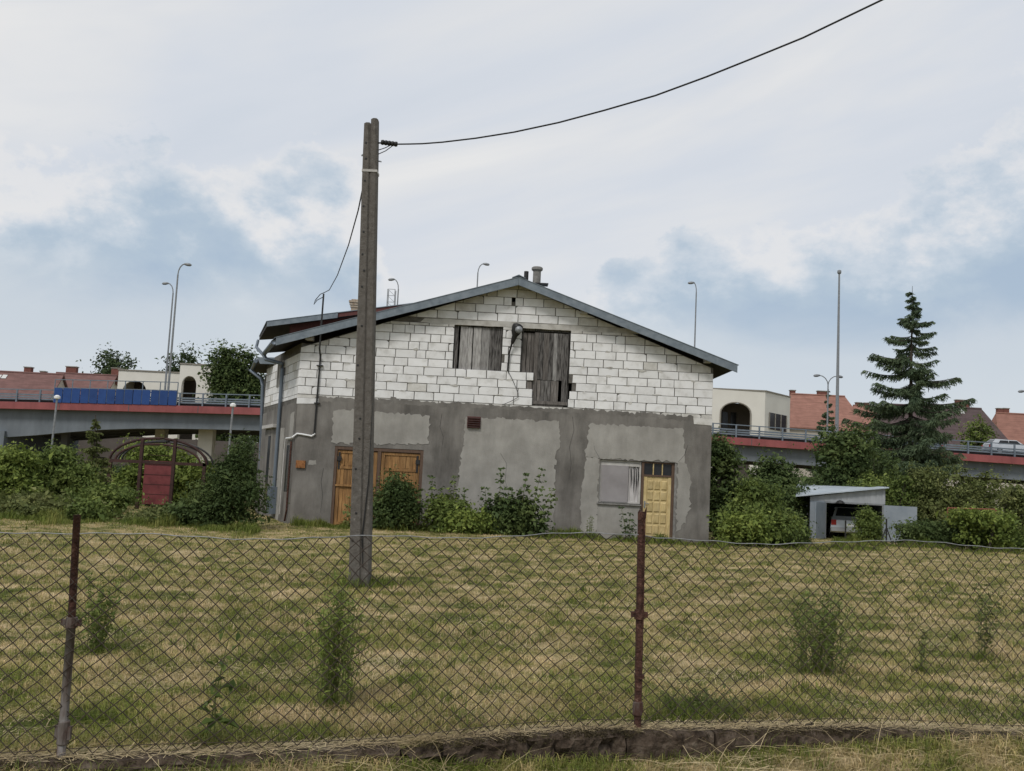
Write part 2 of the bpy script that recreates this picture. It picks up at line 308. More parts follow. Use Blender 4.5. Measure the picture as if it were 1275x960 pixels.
# ------------------------------------------------------------------ the unfinished block house
HA = rad(1.5); HO = at(360, 650, 28.6); HO[2] = gzf(HO[0], HO[1]) - .02
_ex = np.array([math.cos(HA), math.sin(HA), 0]); _ey = np.array([-math.sin(HA), math.cos(HA), 0])
def H(px, py, dy=0.):
    """photo point -> (x, z) in the house frame on the plane y = dy"""
    d = ray(px, py); t = ((HO + _ey * dy - CAM) @ _ey) / (d @ _ey); p = CAM + d * t - HO; return float(p @ _ex), float(p[2])
house = thing('block_house', 'unfinished white block house with grey rendered ground floor and metal gable roof', 'house', HO, HA)
WID, AX, ZE, ZA, ZB = 12.4, 6.37, 5.28, 7.55, 3.76          # width, ridge x, wall tops, start of the block work
def roofz(x): return ZE + (ZA - ZE) * (x / AX if x < AX else (WID - x) / (WID - AX))
HOLES = [(4.53, 6.0, 4.82, 6.2), (6.56, 8.05, 3.87, 6.2), (1.2, 3.82, -.3, 2.38), (9.08, 10.34, 1.08, 2.37), (10.34, 11.4, .04, 2.37), (6.21, 6.33, 6.98, 7.2)]
def wall_cols(mb, zlo, zhi_fn, y0, y1, holes):
    xs = sorted({0, WID, AX} | {v for h in holes for v in h[:2]})
    for a, b in zip(xs, xs[1:]):
        m = (a + b) / 2; segs = [(zlo, None)]; hs = sorted([h for h in holes if h[0] < m < h[1]], key=lambda h: h[2]); out = []; z = zlo
        for h in hs:
            if h[2] > z: out.append((z, h[2]))
            z = max(z, h[3])
        for z0, z1 in out: mb.box(a, b, y0, y1, z0, z1)
        if zhi_fn(m) > z: mb.prism([(a, z), (b, z), (b, zhi_fn(b)), (a, zhi_fn(a))], (0, y1, 0), (1, 0, 0), (0, 0, 1), (0, -1, 0), y1 - y0)
# lower rendered wall, then the mortar of the block wall
low = MB(); wall_cols(low, -.7, lambda x: ZB + .05 * math.sin(x * 3) * 0, -.03, .3, [h for h in HOLES if h[2] < 3])
plinth_wall = obj('rendered_wall', low, M_rdark, house)
up = MB(); wall_cols(up, ZB, roofz, .0, .3, [h for h in HOLES if h[2] > 3] + [(8.05, 8.15, 4.13, 4.61)])
blockwall = obj('block_wall', up, M_mortar, house); bw0 = Vector(blockwall.location)
BACKX, BACKY = -2.2, 5.4; LL = math.hypot(BACKX, BACKY); LD = Vector((BACKX / LL, BACKY / LL, 0)); LN = Vector((-LD.y, LD.x, 0))      # left wall runs back and outwards
side = MB(); side.prism([(0, 0), (LL, 0), (LL, 5.4), (0, 5.4)], Vector((0, 0, 0)) - LN * .0, LD, (0, 0, 1), -LN, .3)
sw_low = MB(); sw_low.prism([(0, -.3), (LL, -.3), (LL, ZB - .25), (0, ZB - .12)], LN * .03, LD, (0, 0, 1), -LN, .05)
sidewall = obj('side_wall', side, M_mortar, house); obj('side_render', sw_low, M_rdark, house)
box_ = MB().box(WID - .3, WID, .3, 10, -.3, 5.1).prism([(-2.2, -.3), (12.4, -.3), (12.4, 5.1), (6.37, 7.4), (-2.2, 5.1)], (0, 10, 0), (1, 0, 0), (0, 0, 1), (0, 1, 0), .2)
obj('rear_wall', box_, M_rdark, house)
obj('added_sky_blocker', MB().prism([(-.6, -.3), (12.1, -.3), (12.1, 5.15), (6.37, 7.4), (-.6, 5.1)], (0, 1.6, 0), (1, 0, 0), (0, 0, 1), (0, 1, 0), .1), M_soff, house)  # added dark sheet behind the openings, keeps sky light out of the plank gaps
# individual blocks: bevelled, a little uneven, parts of the wall
def clip(poly, f):
    out = []
    for i in range(len(poly)):
        a, b = poly[i], poly[(i + 1) % len(poly)]; fa, fb = f(a), f(b)
        if fa >= 0: out.append(a)
        if (fa >= 0) != (fb >= 0): t = fa / (fa - fb); out.append((a[0] + t * (b[0] - a[0]), a[1] + t * (b[1] - a[1])))
    return out
nblock = 0
def block(poly, o, ax, nrm, parent, ploc, m, proud):
    """one block: polygon (s, z), chamfered front face standing proud of the mortar"""
    global nblock
    if len(poly) < 3: return
    cx = sum(p[0] for p in poly) / len(poly); cz = sum(p[1] for p in poly) / len(poly); n = len(poly); o = Vector(o); ax = Vector(ax); nrm = Vector(nrm)
    if max(p[0] for p in poly) - min(p[0] for p in poly) < .05 or max(p[1] for p in poly) - min(p[1] for p in poly) < .04: return
    def P(p, d, ins):
        dx, dz = p[0] - cx, p[1] - cz; L = math.hypot(dx, dz) or 1
        return o + ax * (p[0] - ins * dx / L * 1.2) + Vector((0, 0, p[1] - ins * dz / L * 1.2)) + nrm * d
    vs = [P(p, -.02, 0) for p in poly] + [P(p, proud - .006, 0) for p in poly] + [P(p, proud, .008) for p in poly]
    fs = [(i, (i + 1) % n, n + (i + 1) % n, n + i) for i in range(n)] + [(n + i, n + (i + 1) % n, 2 * n + (i + 1) % n, 2 * n + i) for i in range(n)] + [tuple(range(2 * n, 3 * n))]
    mb = MB().add([v - ploc for v in vs], fs); obj('block', mb, m, parent); nblock += 1
rows = [(ZB - .01, 3.865)]; z = 3.865
while z < 6.1: rows.append((z, min(z + .25, 6.12))); z += .25
rows[-1] = (rows[-1][0], 6.115); rows.append((6.115, 6.205)); z = 6.365
while z < 7.6: rows.append((z, z + .25)); z += .25
for ri, (z0, z1) in enumerate(rows):
    thin = z1 - z0 < .13; x = -.012; off = [0, .33, .12, .45, .24][ri % 5]; first = True
    while x < WID:
        L = .6 + random.uniform(-.02, .02)
        if first and off: L = off + .08
        elif random.random() < .10: L = random.uniform(.26, .44)
        first = False; x1 = min(x + L, WID + .012); j = .022
        segs = [(x + (0 if x < 0 else j / 2), x1 - j / 2)]
        zm = (z0 + z1) / 2
        for hx0, hx1, hz0, hz1 in HOLES:
            a0, a1 = hx0, hx1
            if hz0 == 3.87 and zm < 4.84:                       # the loft door opening is ragged low down
                k = int((zm - 3.865) / .25); a0 = [6.97, 6.96, 6.76, 6.97][max(0, min(k, 3))]; a1 = [8.05, 8.08, 8.2, 8.16][max(0, min(k, 3))]
            if hz0 - .05 < zm < hz1:
                ns = []
                for s0, s1 in segs:
                    if s1 <= a0 or s0 >= a1: ns.append((s0, s1)); continue
                    if s0 < a0: ns.append((s0, a0))
                    if s1 > a1: ns.append((a1, s1))
                segs = ns
        for s0, s1 in segs:
            if s1 - s0 < .07: continue
            jit = lambda: random.uniform(-.004, .004)
            poly = [(s0 + jit(), z0 + .008 + jit()), (s1 + jit(), z0 + .008 + jit()), (s1 + jit(), z1 - .008 + jit()), (s0 + jit(), z1 - .008 + jit())]
            if random.random() < .16:                            # chipped corner
                c = random.choice((2, 3)); p = poly[c]; dx = random.uniform(.03, .09) * (1 if c == 3 else -1); dz = random.uniform(.02, .06)
                ch = [(p[0], p[1] - dz), (p[0] + dx, p[1])]; poly[c:c + 1] = ch if c == 3 and False else (ch if c == 2 else [ch[1], ch[0]])
            for sgn in (0, 1):
                poly = clip(poly, (lambda p: roofz(min(p[0], AX)) + (p[0] - AX if p[0] > AX else 0) - .02 - p[1]) if sgn == 0 else (lambda p: (ZE + (ZA - ZE) * (WID - p[0]) / (WID - AX)) - .02 - p[1]))
                if len(poly) < 3: break
            hi = roofz(max(0, min(WID, (s0 + s1) / 2))) - zm
            dull = thin or (random.random() < (.45 if hi < .3 else .03)) or (6.36 < zm < 6.7 and (s0 < 3.9 or s1 > 9.4) and random.random() < .7)  # duller blocks at random, more of them close under the roof line
            block(poly, (0, 0, 0), (1, 0, 0), (0, -1, 0), blockwall, bw0, M_blockd if dull else M_block, random.uniform(.012, .024))
        x = x1
sw0 = Vector(sidewall.location)
for ri, (z0, z1) in enumerate(rows):
    if z0 > 5.1: break
    x = .02; off = [.28, .58, .4, .2, .5][ri % 5]; first = True
    while x < LL:
        L = off if first else .6; first = False; x1 = min(x + L, LL)
        if nblock < 299 and x1 - x > .1 and not (4.3 < (z0 + z1) / 2 and 2.5 < (x + x1) / 2 < 3.4):
            block([(x, z0 + .006), (x1 - .011, z0 + .006), (x1 - .011, z1 - .006), (x, z1 - .006)], (0, 0, 0), LD, LN, sidewall, sw0, M_block if random.random() > .15 else M_blockd, .012)
        x = x1
# ragged corner block below the render line, left and right
block([(-.02, 3.57), (.62, 3.6), (.62, 3.755), (-.02, 3.75)], (0, -.032, 0), (1, 0, 0), (0, -1, 0), blockwall, bw0, M_block, .01)
block([(11.86, 3.56), (12.41, 3.54), (12.41, 3.755), (11.83, 3.755)], (0, -.032, 0), (1, 0, 0), (0, -1, 0), blockwall, bw0, M_blockd, .01)
# smears of mortar squeezed over the joints
for i in range(55):
    x = random.uniform(.2, WID - .2); r_ = random.choice(rows[1:9]); z = r_[1] + random.uniform(-.03, .03); w = random.uniform(.04, .16); h_ = random.uniform(.015, .05)
    if z > roofz(x) - .2 or any(h[0] - .2 < x < h[1] + .2 and h[2] - .2 < z < h[3] + .1 for h in HOLES): continue
    pts = [(x + w * math.cos(a) * random.uniform(.55, 1.1), z + h_ * math.sin(a) * random.uniform(.5, 1.2)) for a in np.linspace(0, 6.28, 11)[:-1]]
    mb = MB().prism(pts, Vector((0, -.008, 0)) - bw0, (1, 0, 0), (0, 0, 1), (0, -1, 0), .019); obj('mortar_smear', mb, M_blockd if i % 3 else M_beam, blockwall)
# lintel beam over both upper openings
lb = MB()
poly = [(3.5, 6.22)] + [(3.5 + i * .3, 6.205 + random.uniform(-.012, .004)) for i in range(1, 22)] + [(10.2, 6.23)] + [(10.0 - i * .3, 6.36 + random.uniform(-.012, .012)) for i in range(21)] + [(3.62, 6.34)]
lb.prism(poly, (0, -.012, 0), (1, 0, 0), (0, 0, 1), (0, 1, 0), .25); obj('lintel', lb, M_beam, house)
# light render patches with ragged edges (first coat left bare)
def ragged(pts, amp=.055, step=.07):
    out = []
    for i in range(len(pts)):
        a, b = pts[i], pts[(i + 1) % len(pts)]; n = max(1, int(math.hypot(b[0] - a[0], b[1] - a[1]) / step))
        for k in range(n): t = k / n; out.append((a[0] + t * (b[0] - a[0]) + random.gauss(0, amp * .45), a[1] + t * (b[1] - a[1]) + random.gauss(0, amp * .45)))
    return out
def patch(pts, m=M_rlight, d=.011, amp=.055, name='render_patch', y=-.03):
    obj(name, MB().prism(ragged(pts, amp), (0, y + .004, 0), (1, 0, 0), (0, 0, 1), (0, -1, 0), d + .004), m, house)
patch([(1.08, 2.44), (3.92, 2.56), (3.94, 3.42), (1.1, 3.46)])
patch([(4.93, 2.35), (5.0, 2.55), (4.96, 3.42), (7.82, 3.44), (7.86, 2.7), (7.74, 2.4), (7.8, -.6), (4.85, -.6)])
patch([(8.62, -.25), (9.07, -.25), (9.07, 1.06), (10.33, 1.06), (10.33, -.25), (10.36, 2.385), (9.07, 2.385), (11.41, 2.385), (11.41, .35), (11.75, .75), (11.82, 1.9), (11.62, 2.45), (11.56, 3.4), (8.72, 3.42), (8.66, 2.2), (8.55, 1.3)][0:0] or
      [(8.62, 2.40), (11.6, 2.40), (11.56, 3.4), (8.72, 3.42)])
patch([(8.6, -.6), (9.06, -.6), (9.06, 2.41), (8.66, 2.41), (8.55, 1.3)], d=.0085)
patch([(9.06, -.6), (10.32, -.6), (10.32, 1.05), (9.06, 1.05)], d=.009, amp=.012)
patch([(11.42, .3), (11.72, .7), (11.82, 1.1), (11.8, 1.95), (11.6, 2.41), (11.42, 2.41)], d=.0085)
patch([(0.03, ZB - .1), (2, ZB - .03), (4, ZB - .06), (6, ZB - .03), (8, ZB - .05), (10, ZB - .06), (11.85, ZB - .12), (11.83, ZB + .03), (9, ZB + .075), (6.4, ZB + .05), (3, ZB + .09), (.62, ZB + .05)], M_rdark, .0015, .05, 'render_edge')
# boards in the upper openings
def plank(parent, x0, x1, z0, z1, y, m, slant=0., th=.025):
    pl = Vector(parent.location); s = [random.uniform(-.006, .006) for _ in range(4)]
    poly = [(x0 + s[0], z0 + s[1] * 3), (x1 + s[1], z0 + s[2] * 3), (x1 + s[2] + slant, z1), (x0 + s[3] + slant, z1)]
    obj('plank', MB().prism(poly, Vector((0, y, 0)) - pl, (1, 0, 0), (0, 0, 1), (0, -1, 0), th), m, parent)
def frame(mb, x0, x1, z0, z1, w, y0, y1):
    mb.box(x0, x0 + w, y0, y1, z0, z1).box(x1 - w, x1, y0, y1, z0, z1).box(x0 + w, x1 - w, y0, y1, z1 - w, z1).box(x0 + w, x1 - w, y0, y1, z0, z0 + w); return mb
bwn = obj('boarded_window', frame(MB(), 4.535, 5.995, 4.825, 6.2, .05, .1, .18), M_plankd, house)
for a, b, m in ((4.56, 4.66, M_plankd), (4.72, 4.94, M_grout), (4.95, 5.09, M_grout), (5.12, 5.36, M_grout), (5.37, 5.6, M_grout), (5.61, 5.77, M_plankd), (5.775, 5.98, M_plankd)):
    plank(bwn, a, b, 4.84, 6.16 + random.uniform(-.02, .02), .1 - random.uniform(0, .015), m)
ldr = obj('loft_door', frame(MB(), 6.565, 8.045, 3.885, 6.2, .06, .12, .2), M_plankd, house)
for a, b, sl_ in ((6.6, 6.71, .03), (6.72, 6.82, .035), (6.83, 6.93, .04)): plank(ldr, a, b, 4.4, 6.08, .14, M_plankb, sl_)
x = 6.97
for w, m in ((.13, M_plankb), (.15, M_plankd), (.16, M_plankb), (.14, M_plankd), (.12, M_grout), (.17, M_plankd), (.17, M_plankd)):
    plank(ldr, x, x + w - .006, 4.66 if 7.08 < x < 7.7 else 4.0, 6.1, .085, m); x += w
for a, b, m in ((7.1, 7.2, M_plankb), (7.21, 7.5, M_plankd), (7.52, 7.74, M_plankb)): plank(ldr, a, b, 4.0, 4.65, .075, m)
sub_later = [('bottom_rail', MB().box(6.96, 8.03, .03, .09, 3.93, 4.03).box(6.98, 7.9, .06, .12, 3.87, 3.925))]
obj('filler_brick', MB().box(6.765, 6.95, .02, .2, 4.37, 4.6), M_plankb, house)
# garage doors
gdf = MB(); gdf.box(1.2, 1.28, -.02, .12, 0, 2.37).box(3.73, 3.82, -.02, .12, 0, 2.37).box(1.28, 3.73, -.02, .12, 2.28, 2.37).box(2.47, 2.57, -.015, .1, 0, 2.28)
obj('garage_door_frame', gdf, M_brownf, house)
for x0, x1 in ((1.29, 2.46), (2.58, 3.72)):
    lf = MB(); lf.box(x0, x0 + .1, .015, .05, .05, 2.26).box(x1 - .1, x1, .015, .05, .05, 2.26)
    for zz in (.08, 1.18, 1.72, 2.18): lf.box(x0 + .1, x1 - .1, .015, .05, zz, zz + .08)
    leaf = obj('garage_door_leaf', lf, M_orange, house)
    xx = x0 + .1; n = 9; w = (x1 - x0 - .2) / n
    for (za, zb) in ((.16, 1.18), (1.26, 1.72), (1.8, 2.18)):
        for k in range(n): plank(leaf, xx + k * w + .004, xx + (k + 1) * w - .004, za, zb, .06, M_orange, th=.018 + random.uniform(0, .006))
    hx = x0 + .02 if x0 < 2 else x1 - .1
    h = obj('hinge', MB().box(hx, hx + .06, -.0, .014, 1.7, 2.2).box(hx - .02, hx + .1, -.03, .012, 1.95, 2.08), M_blackm, leaf); h.location -= leaf.location
for i, pts in enumerate(([(4.3, 3.5), (4.26, 3.1), (4.38, 2.8), (4.34, 2.3)], [(8.2, 3.6), (8.26, 3.2), (8.15, 2.7), (8.22, 2.2), (8.18, 1.7)], [(11.42, 2.4), (11.6, 2.62), (11.7, 2.95)], [(9.06, 2.4), (8.9, 2.66), (8.86, 2.9)], [(6.1, 2.4), (6.3, 2.1), (6.28, 1.6), (6.42, 1.2)], [(.9, 1.7), (.86, 1.3), (.93, .9), (.9, .4)])):
    obj('wall_crack', MB().tube([(a, -.031 if i in (0, 1, 5) else -.039, b) for a, b in pts], [.005] * (len(pts) - 1) + [.002], 5), M_soff, house)
obj('door_rail_bar', MB().box(1.27, 2.4, -.02, .01, 1.2, 1.25), M_orange, house)
# window with grey board and curtain
wf = frame(MB(), 9.09, 10.33, 1.1, 2.36, .05, .05, .12); wf.box(9.14, 10.28, .045, .1, 2.2, 2.3)
win = obj('ground_floor_window', wf, M_frame, house); wl0 = Vector(win.location)
def sub(name, mb, m, par):
    o = obj(name, mb, m, par); o.location -= Vector(par.location); return o
for nm_, mb_ in sub_later: sub(nm_, mb_, M_plankb, ldr)
sub('grey_board', MB().box(9.14, 9.95, .03, .06, 1.13, 2.21), M_board, win)
cv = MB(); n = 24
pts = [(9.94 + .35 * i / n, .085 + .02 * math.sin(i * 2.1) + .012 * math.sin(i * .9)) for i in range(n + 1)]
cv.add([(a, b, 1.14) for a, b in pts] + [(a + .012 * math.sin(a * 40), b, 2.2) for a, b in pts], [(i, i + 1, n + 2 + i, n + 1 + i) for i in range(n)])
sub('curtain', cv, M_curt, win)
for cx_, za, zb in ((10.02, 1.55, 2.15), (10.1, 1.4, 2.2), (10.17, 1.3, 2.15), (10.22, 1.6, 2.2)):
    sub('painted_fold_shade', MB().prism([(cx_, zb), (cx_ + .022, zb), (cx_ + .05, (za + zb) / 2), (cx_ + .02, za), (cx_ + .018, (za + zb) / 2)], (0, .052, 0), (1, 0, 0), (0, 0, 1), (0, 1, 0), .006), M_blackm, win)  # black slivers over the curtain, the shade of its folds put in as colour
sub('pane', MB().box(9.13, 10.29, .14, .15, 1.14, 2.31), M_glass, win)
sub('sill', MB().box(9.03, 10.345, -.1, .05, 1.045, 1.085), M_conc, win)
# panelled door with transom lights
dr = obj('panelled_door', MB().box(10.42, 11.24, .055, .1, .12, 1.93), M_yellow, house)
zs = [.2, .52, .86, 1.2, 1.52, 1.84]
for i in range(5):
    for k in range(3):
        a = 10.53 + k * .205; o = MB(); z0, z1 = zs[i] + .02, zs[i + 1] - .02; x0, x1 = a, a + .185
        o.add([(x0, .054, z0), (x1, .054, z0), (x1, .054, z1), (x0, .054, z1), (x0 + .03, .03, z0 + .03), (x1 - .03, .03, z0 + .03), (x1 - .03, .03, z1 - .03), (x0 + .03, .03, z1 - .03)],
              [(0, 1, 5, 4), (1, 2, 6, 5), (2, 3, 7, 6), (3, 0, 4, 7), (4, 5, 6, 7)])
        sub('panel', o, M_yellow, dr)
sub('stile', MB().box(10.42, 10.515, .035, .055, .12, 1.93).box(11.155, 11.24, .035, .055, .12, 1.93), M_yellow, dr)
sub('handle', MB().box(10.445, 10.485, .015, .036, 1.0, 1.2).tube([(10.465, .0, 1.13), (10.58, .0, 1.13)], .01, 6), M_steel, dr)
sub('kick_board', MB().box(10.5, 11.2, .02, .06, .05, .17), M_brownf, dr)
obj('door_frame', MB().box(10.345, 10.415, .01, .12, .05, 2.36).box(11.245, 11.33, .03, .12, .05, 2.36).box(10.415, 11.245, .02, .12, 1.935, 1.985).box(10.415, 11.245, .02, .12, 2.32, 2.36), M_brownf, house)
tr = obj('transom_light', MB().box(10.68, 10.71, .03, .09, 1.985, 2.32).box(10.95, 10.98, .03, .09, 1.985, 2.32), M_yellow, house)
for a, b in ((10.415, 10.68), (10.71, 10.95), (10.98, 11.245)): sub('pane', MB().box(a, b, .07, .08, 1.985, 2.32), M_glass, tr)
obj('door_jamb', MB().box(11.33, 11.398, -.02, .12, .0, 2.365), M_conc, house)
obj('door_step', MB().box(10.3, 11.45, -.35, .0, -.3, .04), M_conc, house)
# vent grille, rusty plate, lamp, conduits
vx, vz = H(590, 526); vg = obj('vent_grille', MB().box(vx - .2, vx + .2, -.07, -.02, vz - .17, vz + .17), M_redwall, house)
for k in range(5): sub('louvre', MB().prism([(0, 0), (-.05, -.03), (-.05, -.045), (0, -.02)], (vx - .19, -.07, vz + .15 - k * .066), (0, 1, 0), (0, 0, 1), (1, 0, 0), .38), M_mredd, vg)
vx, vz = H(375, 578); pb = obj('meter_box', MB().box(vx - .14, vx + .13, -.09, -.02, vz - .11, vz + .11), M_orust, house)
sub('lid', MB().box(vx - .1, vx + .09, -.1, -.088, vz - .08, vz + .08), M_orust, pb); obj('cement_smear', MB().prism(ragged([(.45, 1.78), (.68, 1.8), (.66, 1.93), (.46, 1.9)], .02, .05), (0, -.028, 0), (1, 0, 0), (0, 0, 1), (0, -1, 0), .006), M_rlight, house)
lx, lz = 6.38, 6.1; lmp = obj('wall_lamp', MB().lathe([(.03, 0), (.06, .06), (.08, .25), (.14, .36), (.17, .52), (.15, .6), (.05, .64)], 14, (lx - .1, -.16, lz - .42), (.28, -.1, 1)), M_blackm, house, True)
sub('bulb_glass', MB().lathe([(.02, 0), (.09, .03), (.115, .1), (.09, .17), (.02, .2)], 12, (lx + .07, -.27, lz - .02), (.1, -1, .05)), M_steel, lmp)
sub('bracket', MB().tube([(lx - .02, 0, lz - .02), (lx, -.12, lz + .02), (lx + .02, -.2, lz - .04)], .025), M_blackm, lmp)
sub('hanging_cable', MB().tube([(lx - .1, -.14, lz - .4), (lx - .17, -.1, lz - .7), (lx - .18, -.05, lz - 1.25)], [.03, .028, .022], 7), M_black, lmp)
sub('loose_wire', MB().tube([(lx - .17, -.05, lz - 1.24), (lx - .02, -.06, lz - 1.5), (lx + .16, -.06, lz - 1.88), (lx + .17, -.06, lz - 2.0), (lx - .05, -.06, lz - 2.14), (lx - .3, -.06, lz - 2.26)], .009, 6), M_black, lmp)
cx0, ct = H(404, 366, -.4); cb = H(398, 541)[1]
mast = obj('service_mast', MB().tube([(cx0 - .02, -.42, ct), (cx0 - .03, -.42, 5.2), (cx0 - .05, -.07, 5.0), (cx0 - .08, -.07, cb)], .026, 8), M_blackm, house)
sub('bracket', MB().box(cx0 - .14, cx0 + .05, -.11, -.0, 4.72, 4.75).box(cx0 - .14, cx0 + .03, -.1, -.02, 3.6, 3.63), M_blackm, mast)
sub('drip_loop', MB().tube([(cx0 + .02, -.42, ct + .05), (cx0 - .12, -.42, ct - .02), (cx0 - .25, -.42, ct - .2), (cx0 - .29, -.42, ct - .34), (cx0 - .2, -.42, ct - .2), (cx0 - .03, -.42, ct - .1)], .012, 6), M_black, mast)
wc = MB().tube([(cx0 - .05, -.07, cb + .02), (.5, -.07, cb - .06), (.2, -.06, cb - .02), (.06, -.06, cb - .01), (-.06, -.08, cb - .12)] + [tuple(LD * d_ + LN * .09 + Vector((0, 0, cb - .14))) for d_ in (.2, .9)], .028, 8)
obj('white_conduit', wc, M_white, house)
def lw(d_, z_, off=.08): return tuple(LD * d_ + LN * off + Vector((0, 0, z_)))
obj('white_conduit', MB().tube([lw(.95, cb - .14, .1), lw(1.0, cb - .5, .1), lw(1.05, .25, .1)], .025, 8), M_frame, house)
obj('rusty_pipe', MB().tube([lw(.12, 2.45), lw(.12, .4), lw(.3, .1)], .03, 8), M_rust, house)
sd_ = obj('side_window', MB().prism([(.45, .95), (.95, .95), (.95, 2.35), (.45, 2.35)], LN * .028, LD, (0, 0, 1), LN, .01), M_glass, house)
obj('side_window', MB().prism([(3.9, .6), (4.35, .6), (4.35, 2.7), (3.9, 2.7)], LN * .028, LD, (0, 0, 1), LN, .01), M_glass, house)
obj('side_ledge', MB().prism([(2.9, 2.95), (5.0, 2.95), (5.0, 3.06), (2.9, 3.06)], LN * .03, LD, (0, 0, 1), LN, .14), M_frame, house)
su = obj('side_upper_window', MB().prism([(2.5, 4.28), (3.4, 4.28), (3.4, 5.1), (2.5, 5.1)], LN * .002, LD, (0, 0, 1), LN, .01), M_glass, house)
for d_ in (2.5, 2.92, 3.34): sub('window_post', MB().prism([(d_, 4.28), (d_ + .07, 4.28), (d_ + .07, 5.1), (d_, 5.1)], LN * .01, LD, (0, 0, 1), LN, .06), M_frame, su)
obj('render_patch', MB().prism(ragged([(.2, 2.5), (.75, 2.5), (.75, 3.3), (.2, 3.35)], .03), LN * .03, LD, (0, 0, 1), LN, .006), M_rlight, house)
obj('render_patch', MB().prism(ragged([(1.6, -.2), (2.9, -.2), (2.9, 2.9), (1.6, 2.9)], .03), LN * .03, LD, (0, 0, 1), LN, .006), M_rlight, house)
# roof: two thick slopes with metal rake trim, left eave follows the splayed wall
def slab(mb, q, th):
    q = [Vector(p) for p in q]; lo = [p - Vector((0, 0, th)) for p in q]
    return mb.add(q + lo, [(0, 1, 2, 3), (7, 6, 5, 4), (0, 4, 5, 1), (1, 5, 6, 2), (2, 6, 7, 3), (3, 7, 4, 0)])
YF = -.42; EL = H(344, 421, YF); EA = H(646, 346, YF); ER = H(918, 455, YF)
zl, za, zr = EL[1], EA[1], ER[1]; xa = EA[0]
bl = (EL[0] - .95, 2.6, zl - .02)
rf = MB(); slab(rf, [(EL[0], YF, zl), (xa, YF, za), (xa, 10.2, za), (bl[0], 2.6, zl)], .1); roofL = obj('roof_slope', rf, M_soff, house)
rf = MB(); slab(rf, [(bl[0] + .0, 2.601, zl), (xa, 2.602, za - .001), (xa, 10.2, za - .001), (EL[0] - .6, 10.2, zl)], .1)
rf = MB(); slab(rf, [(xa + .001, YF, za), (ER[0], YF, zr), (ER[0], 10.2, zr), (xa + .001, 10.2, za)], .1); obj('roof_slope', rf, M_soff, house)
def rake(a, b, y, h=.27, th=.03, name='rake_trim'):
    a = Vector((a[0], y, a[1])); b = Vector((b[0], y, b[1])); o = MB(); dn = Vector((0, 0, -h))
    vs = [a, b, b + dn, a + dn]; vs = [v + Vector((0, -th, .03)) for v in vs] + [v + Vector((0, .002, .03)) for v in vs]
    o.add(vs, [(0, 1, 2, 3), (7, 6, 5, 4), (0, 4, 5, 1), (1, 5, 6, 2), (2, 6, 7, 3), (3, 7, 4, 0)])
    t0 = [a + Vector((0, -th - .015, .03)), b + Vector((0, -th - .015, .03)), b + Vector((0, .2, .05)), a + Vector((0, .2, .05))]
    slab(o, t0, .018); return obj(name, o, M_roof, house)
rake((EL[0], zl), (xa - .003, za), YF, .25); rake((xa + .003, za), (ER[0], zr), YF, .25)
# sheet metal covering
for q in ([(EL[0] - .05, YF, zl + .022), (xa, YF, za + .03), (xa, 10.25, za + .03), (bl[0] - .06, 2.6, zl + .022)], [(xa, YF, za + .03), (ER[0] + .05, YF, zr + .022), (ER[0] + .05, 10.25, zr + .022), (xa, 10.25, za + .03)]):
    slab(s_ := MB(), q, .012); obj('roof_sheet', s_, M_roof, house)
obj('ridge_cap', MB().prism([(-.2, -.05), (0, .03), (.2, -.05), (.2, -.03), (0, .06), (-.2, -.03)], (xa, YF - .05, za + .035), (1, 0, 0), (0, 0, 1), (0, 1, 0), 10.4), M_roof, house)
for px, py in ((727, 388), (881, 449), (386, 421)):
    a, b = H(px, py, -.1); obj('purlin_end', MB().box(a - .1, a + .1, -.3, .05, b - .07, b + .06), M_frame, house)
# gutters and downpipes on the left
g0 = Vector((EL[0] - .07, YF, zl - .12)); g1 = Vector((bl[0] - .07, 2.6, zl - .12))
obj('gutter', MB().tube([g0, g1], .075, 10), M_pipe, house, True)
obj('downpipe', MB().tube([g1 + Vector((.02, -.1, -.05)), g1 + Vector((.1, -.15, -.2)), Vector(lw(2.3, zl - .48, .1)), Vector(lw(2.3, zl - .65, .1)), Vector(lw(2.3, 1.2, .1)), Vector(lw(2.3, 1.0, .1))], .06, 9), M_pipe, house)
obj('rain_box', MB().prism([(2.05, .2), (2.6, .2), (2.6, 1.05), (2.05, 1.05)], LN * .04, LD, (0, 0, 1), LN, .2), M_pipe, house)
# lower eave farther back
A_ = H(321, 446, 4.2); B_ = H(313, 461, 8.4)
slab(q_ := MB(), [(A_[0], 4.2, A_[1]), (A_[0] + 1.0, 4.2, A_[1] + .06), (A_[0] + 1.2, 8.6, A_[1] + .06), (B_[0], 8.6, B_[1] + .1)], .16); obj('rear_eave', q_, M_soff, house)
obj('rear_eave_trim', MB().prism([(0, 0), (.95, .03), (.95, -.2), (.12, -.22)], (A_[0] - .02, 4.18, A_[1] + .03), (1, 0, 0), (0, 0, 1), (0, -1, 0), .03), M_roof, house)
obj('gutter', MB().tube([(A_[0] - .05, 4.15, A_[1] - .1), (B_[0] - .05, 8.6, B_[1] - .02)], .07, 8), M_pipe, house)
C_ = H(327, 480, 5.45); obj('downpipe', MB().tube([(B_[0] + .2, 7.5, B_[1] - .1), (C_[0] - .1, 5.6, C_[1] + .25), (C_[0], 5.45, C_[1]), (H(325, 600, 5.45)[0], 5.45, .1)], .06, 8), M_pipe, house)
rw = MB().prism([(0, -.3), (3.6, -.3), (3.6, 5.0), (0, 5.0)], (BACKX - .0, BACKY + .02, 0), (-.25, .968, 0), (0, 0, 1), (.968, .25, 0), .3); obj('rear_side_wall', rw, M_mortar, house)
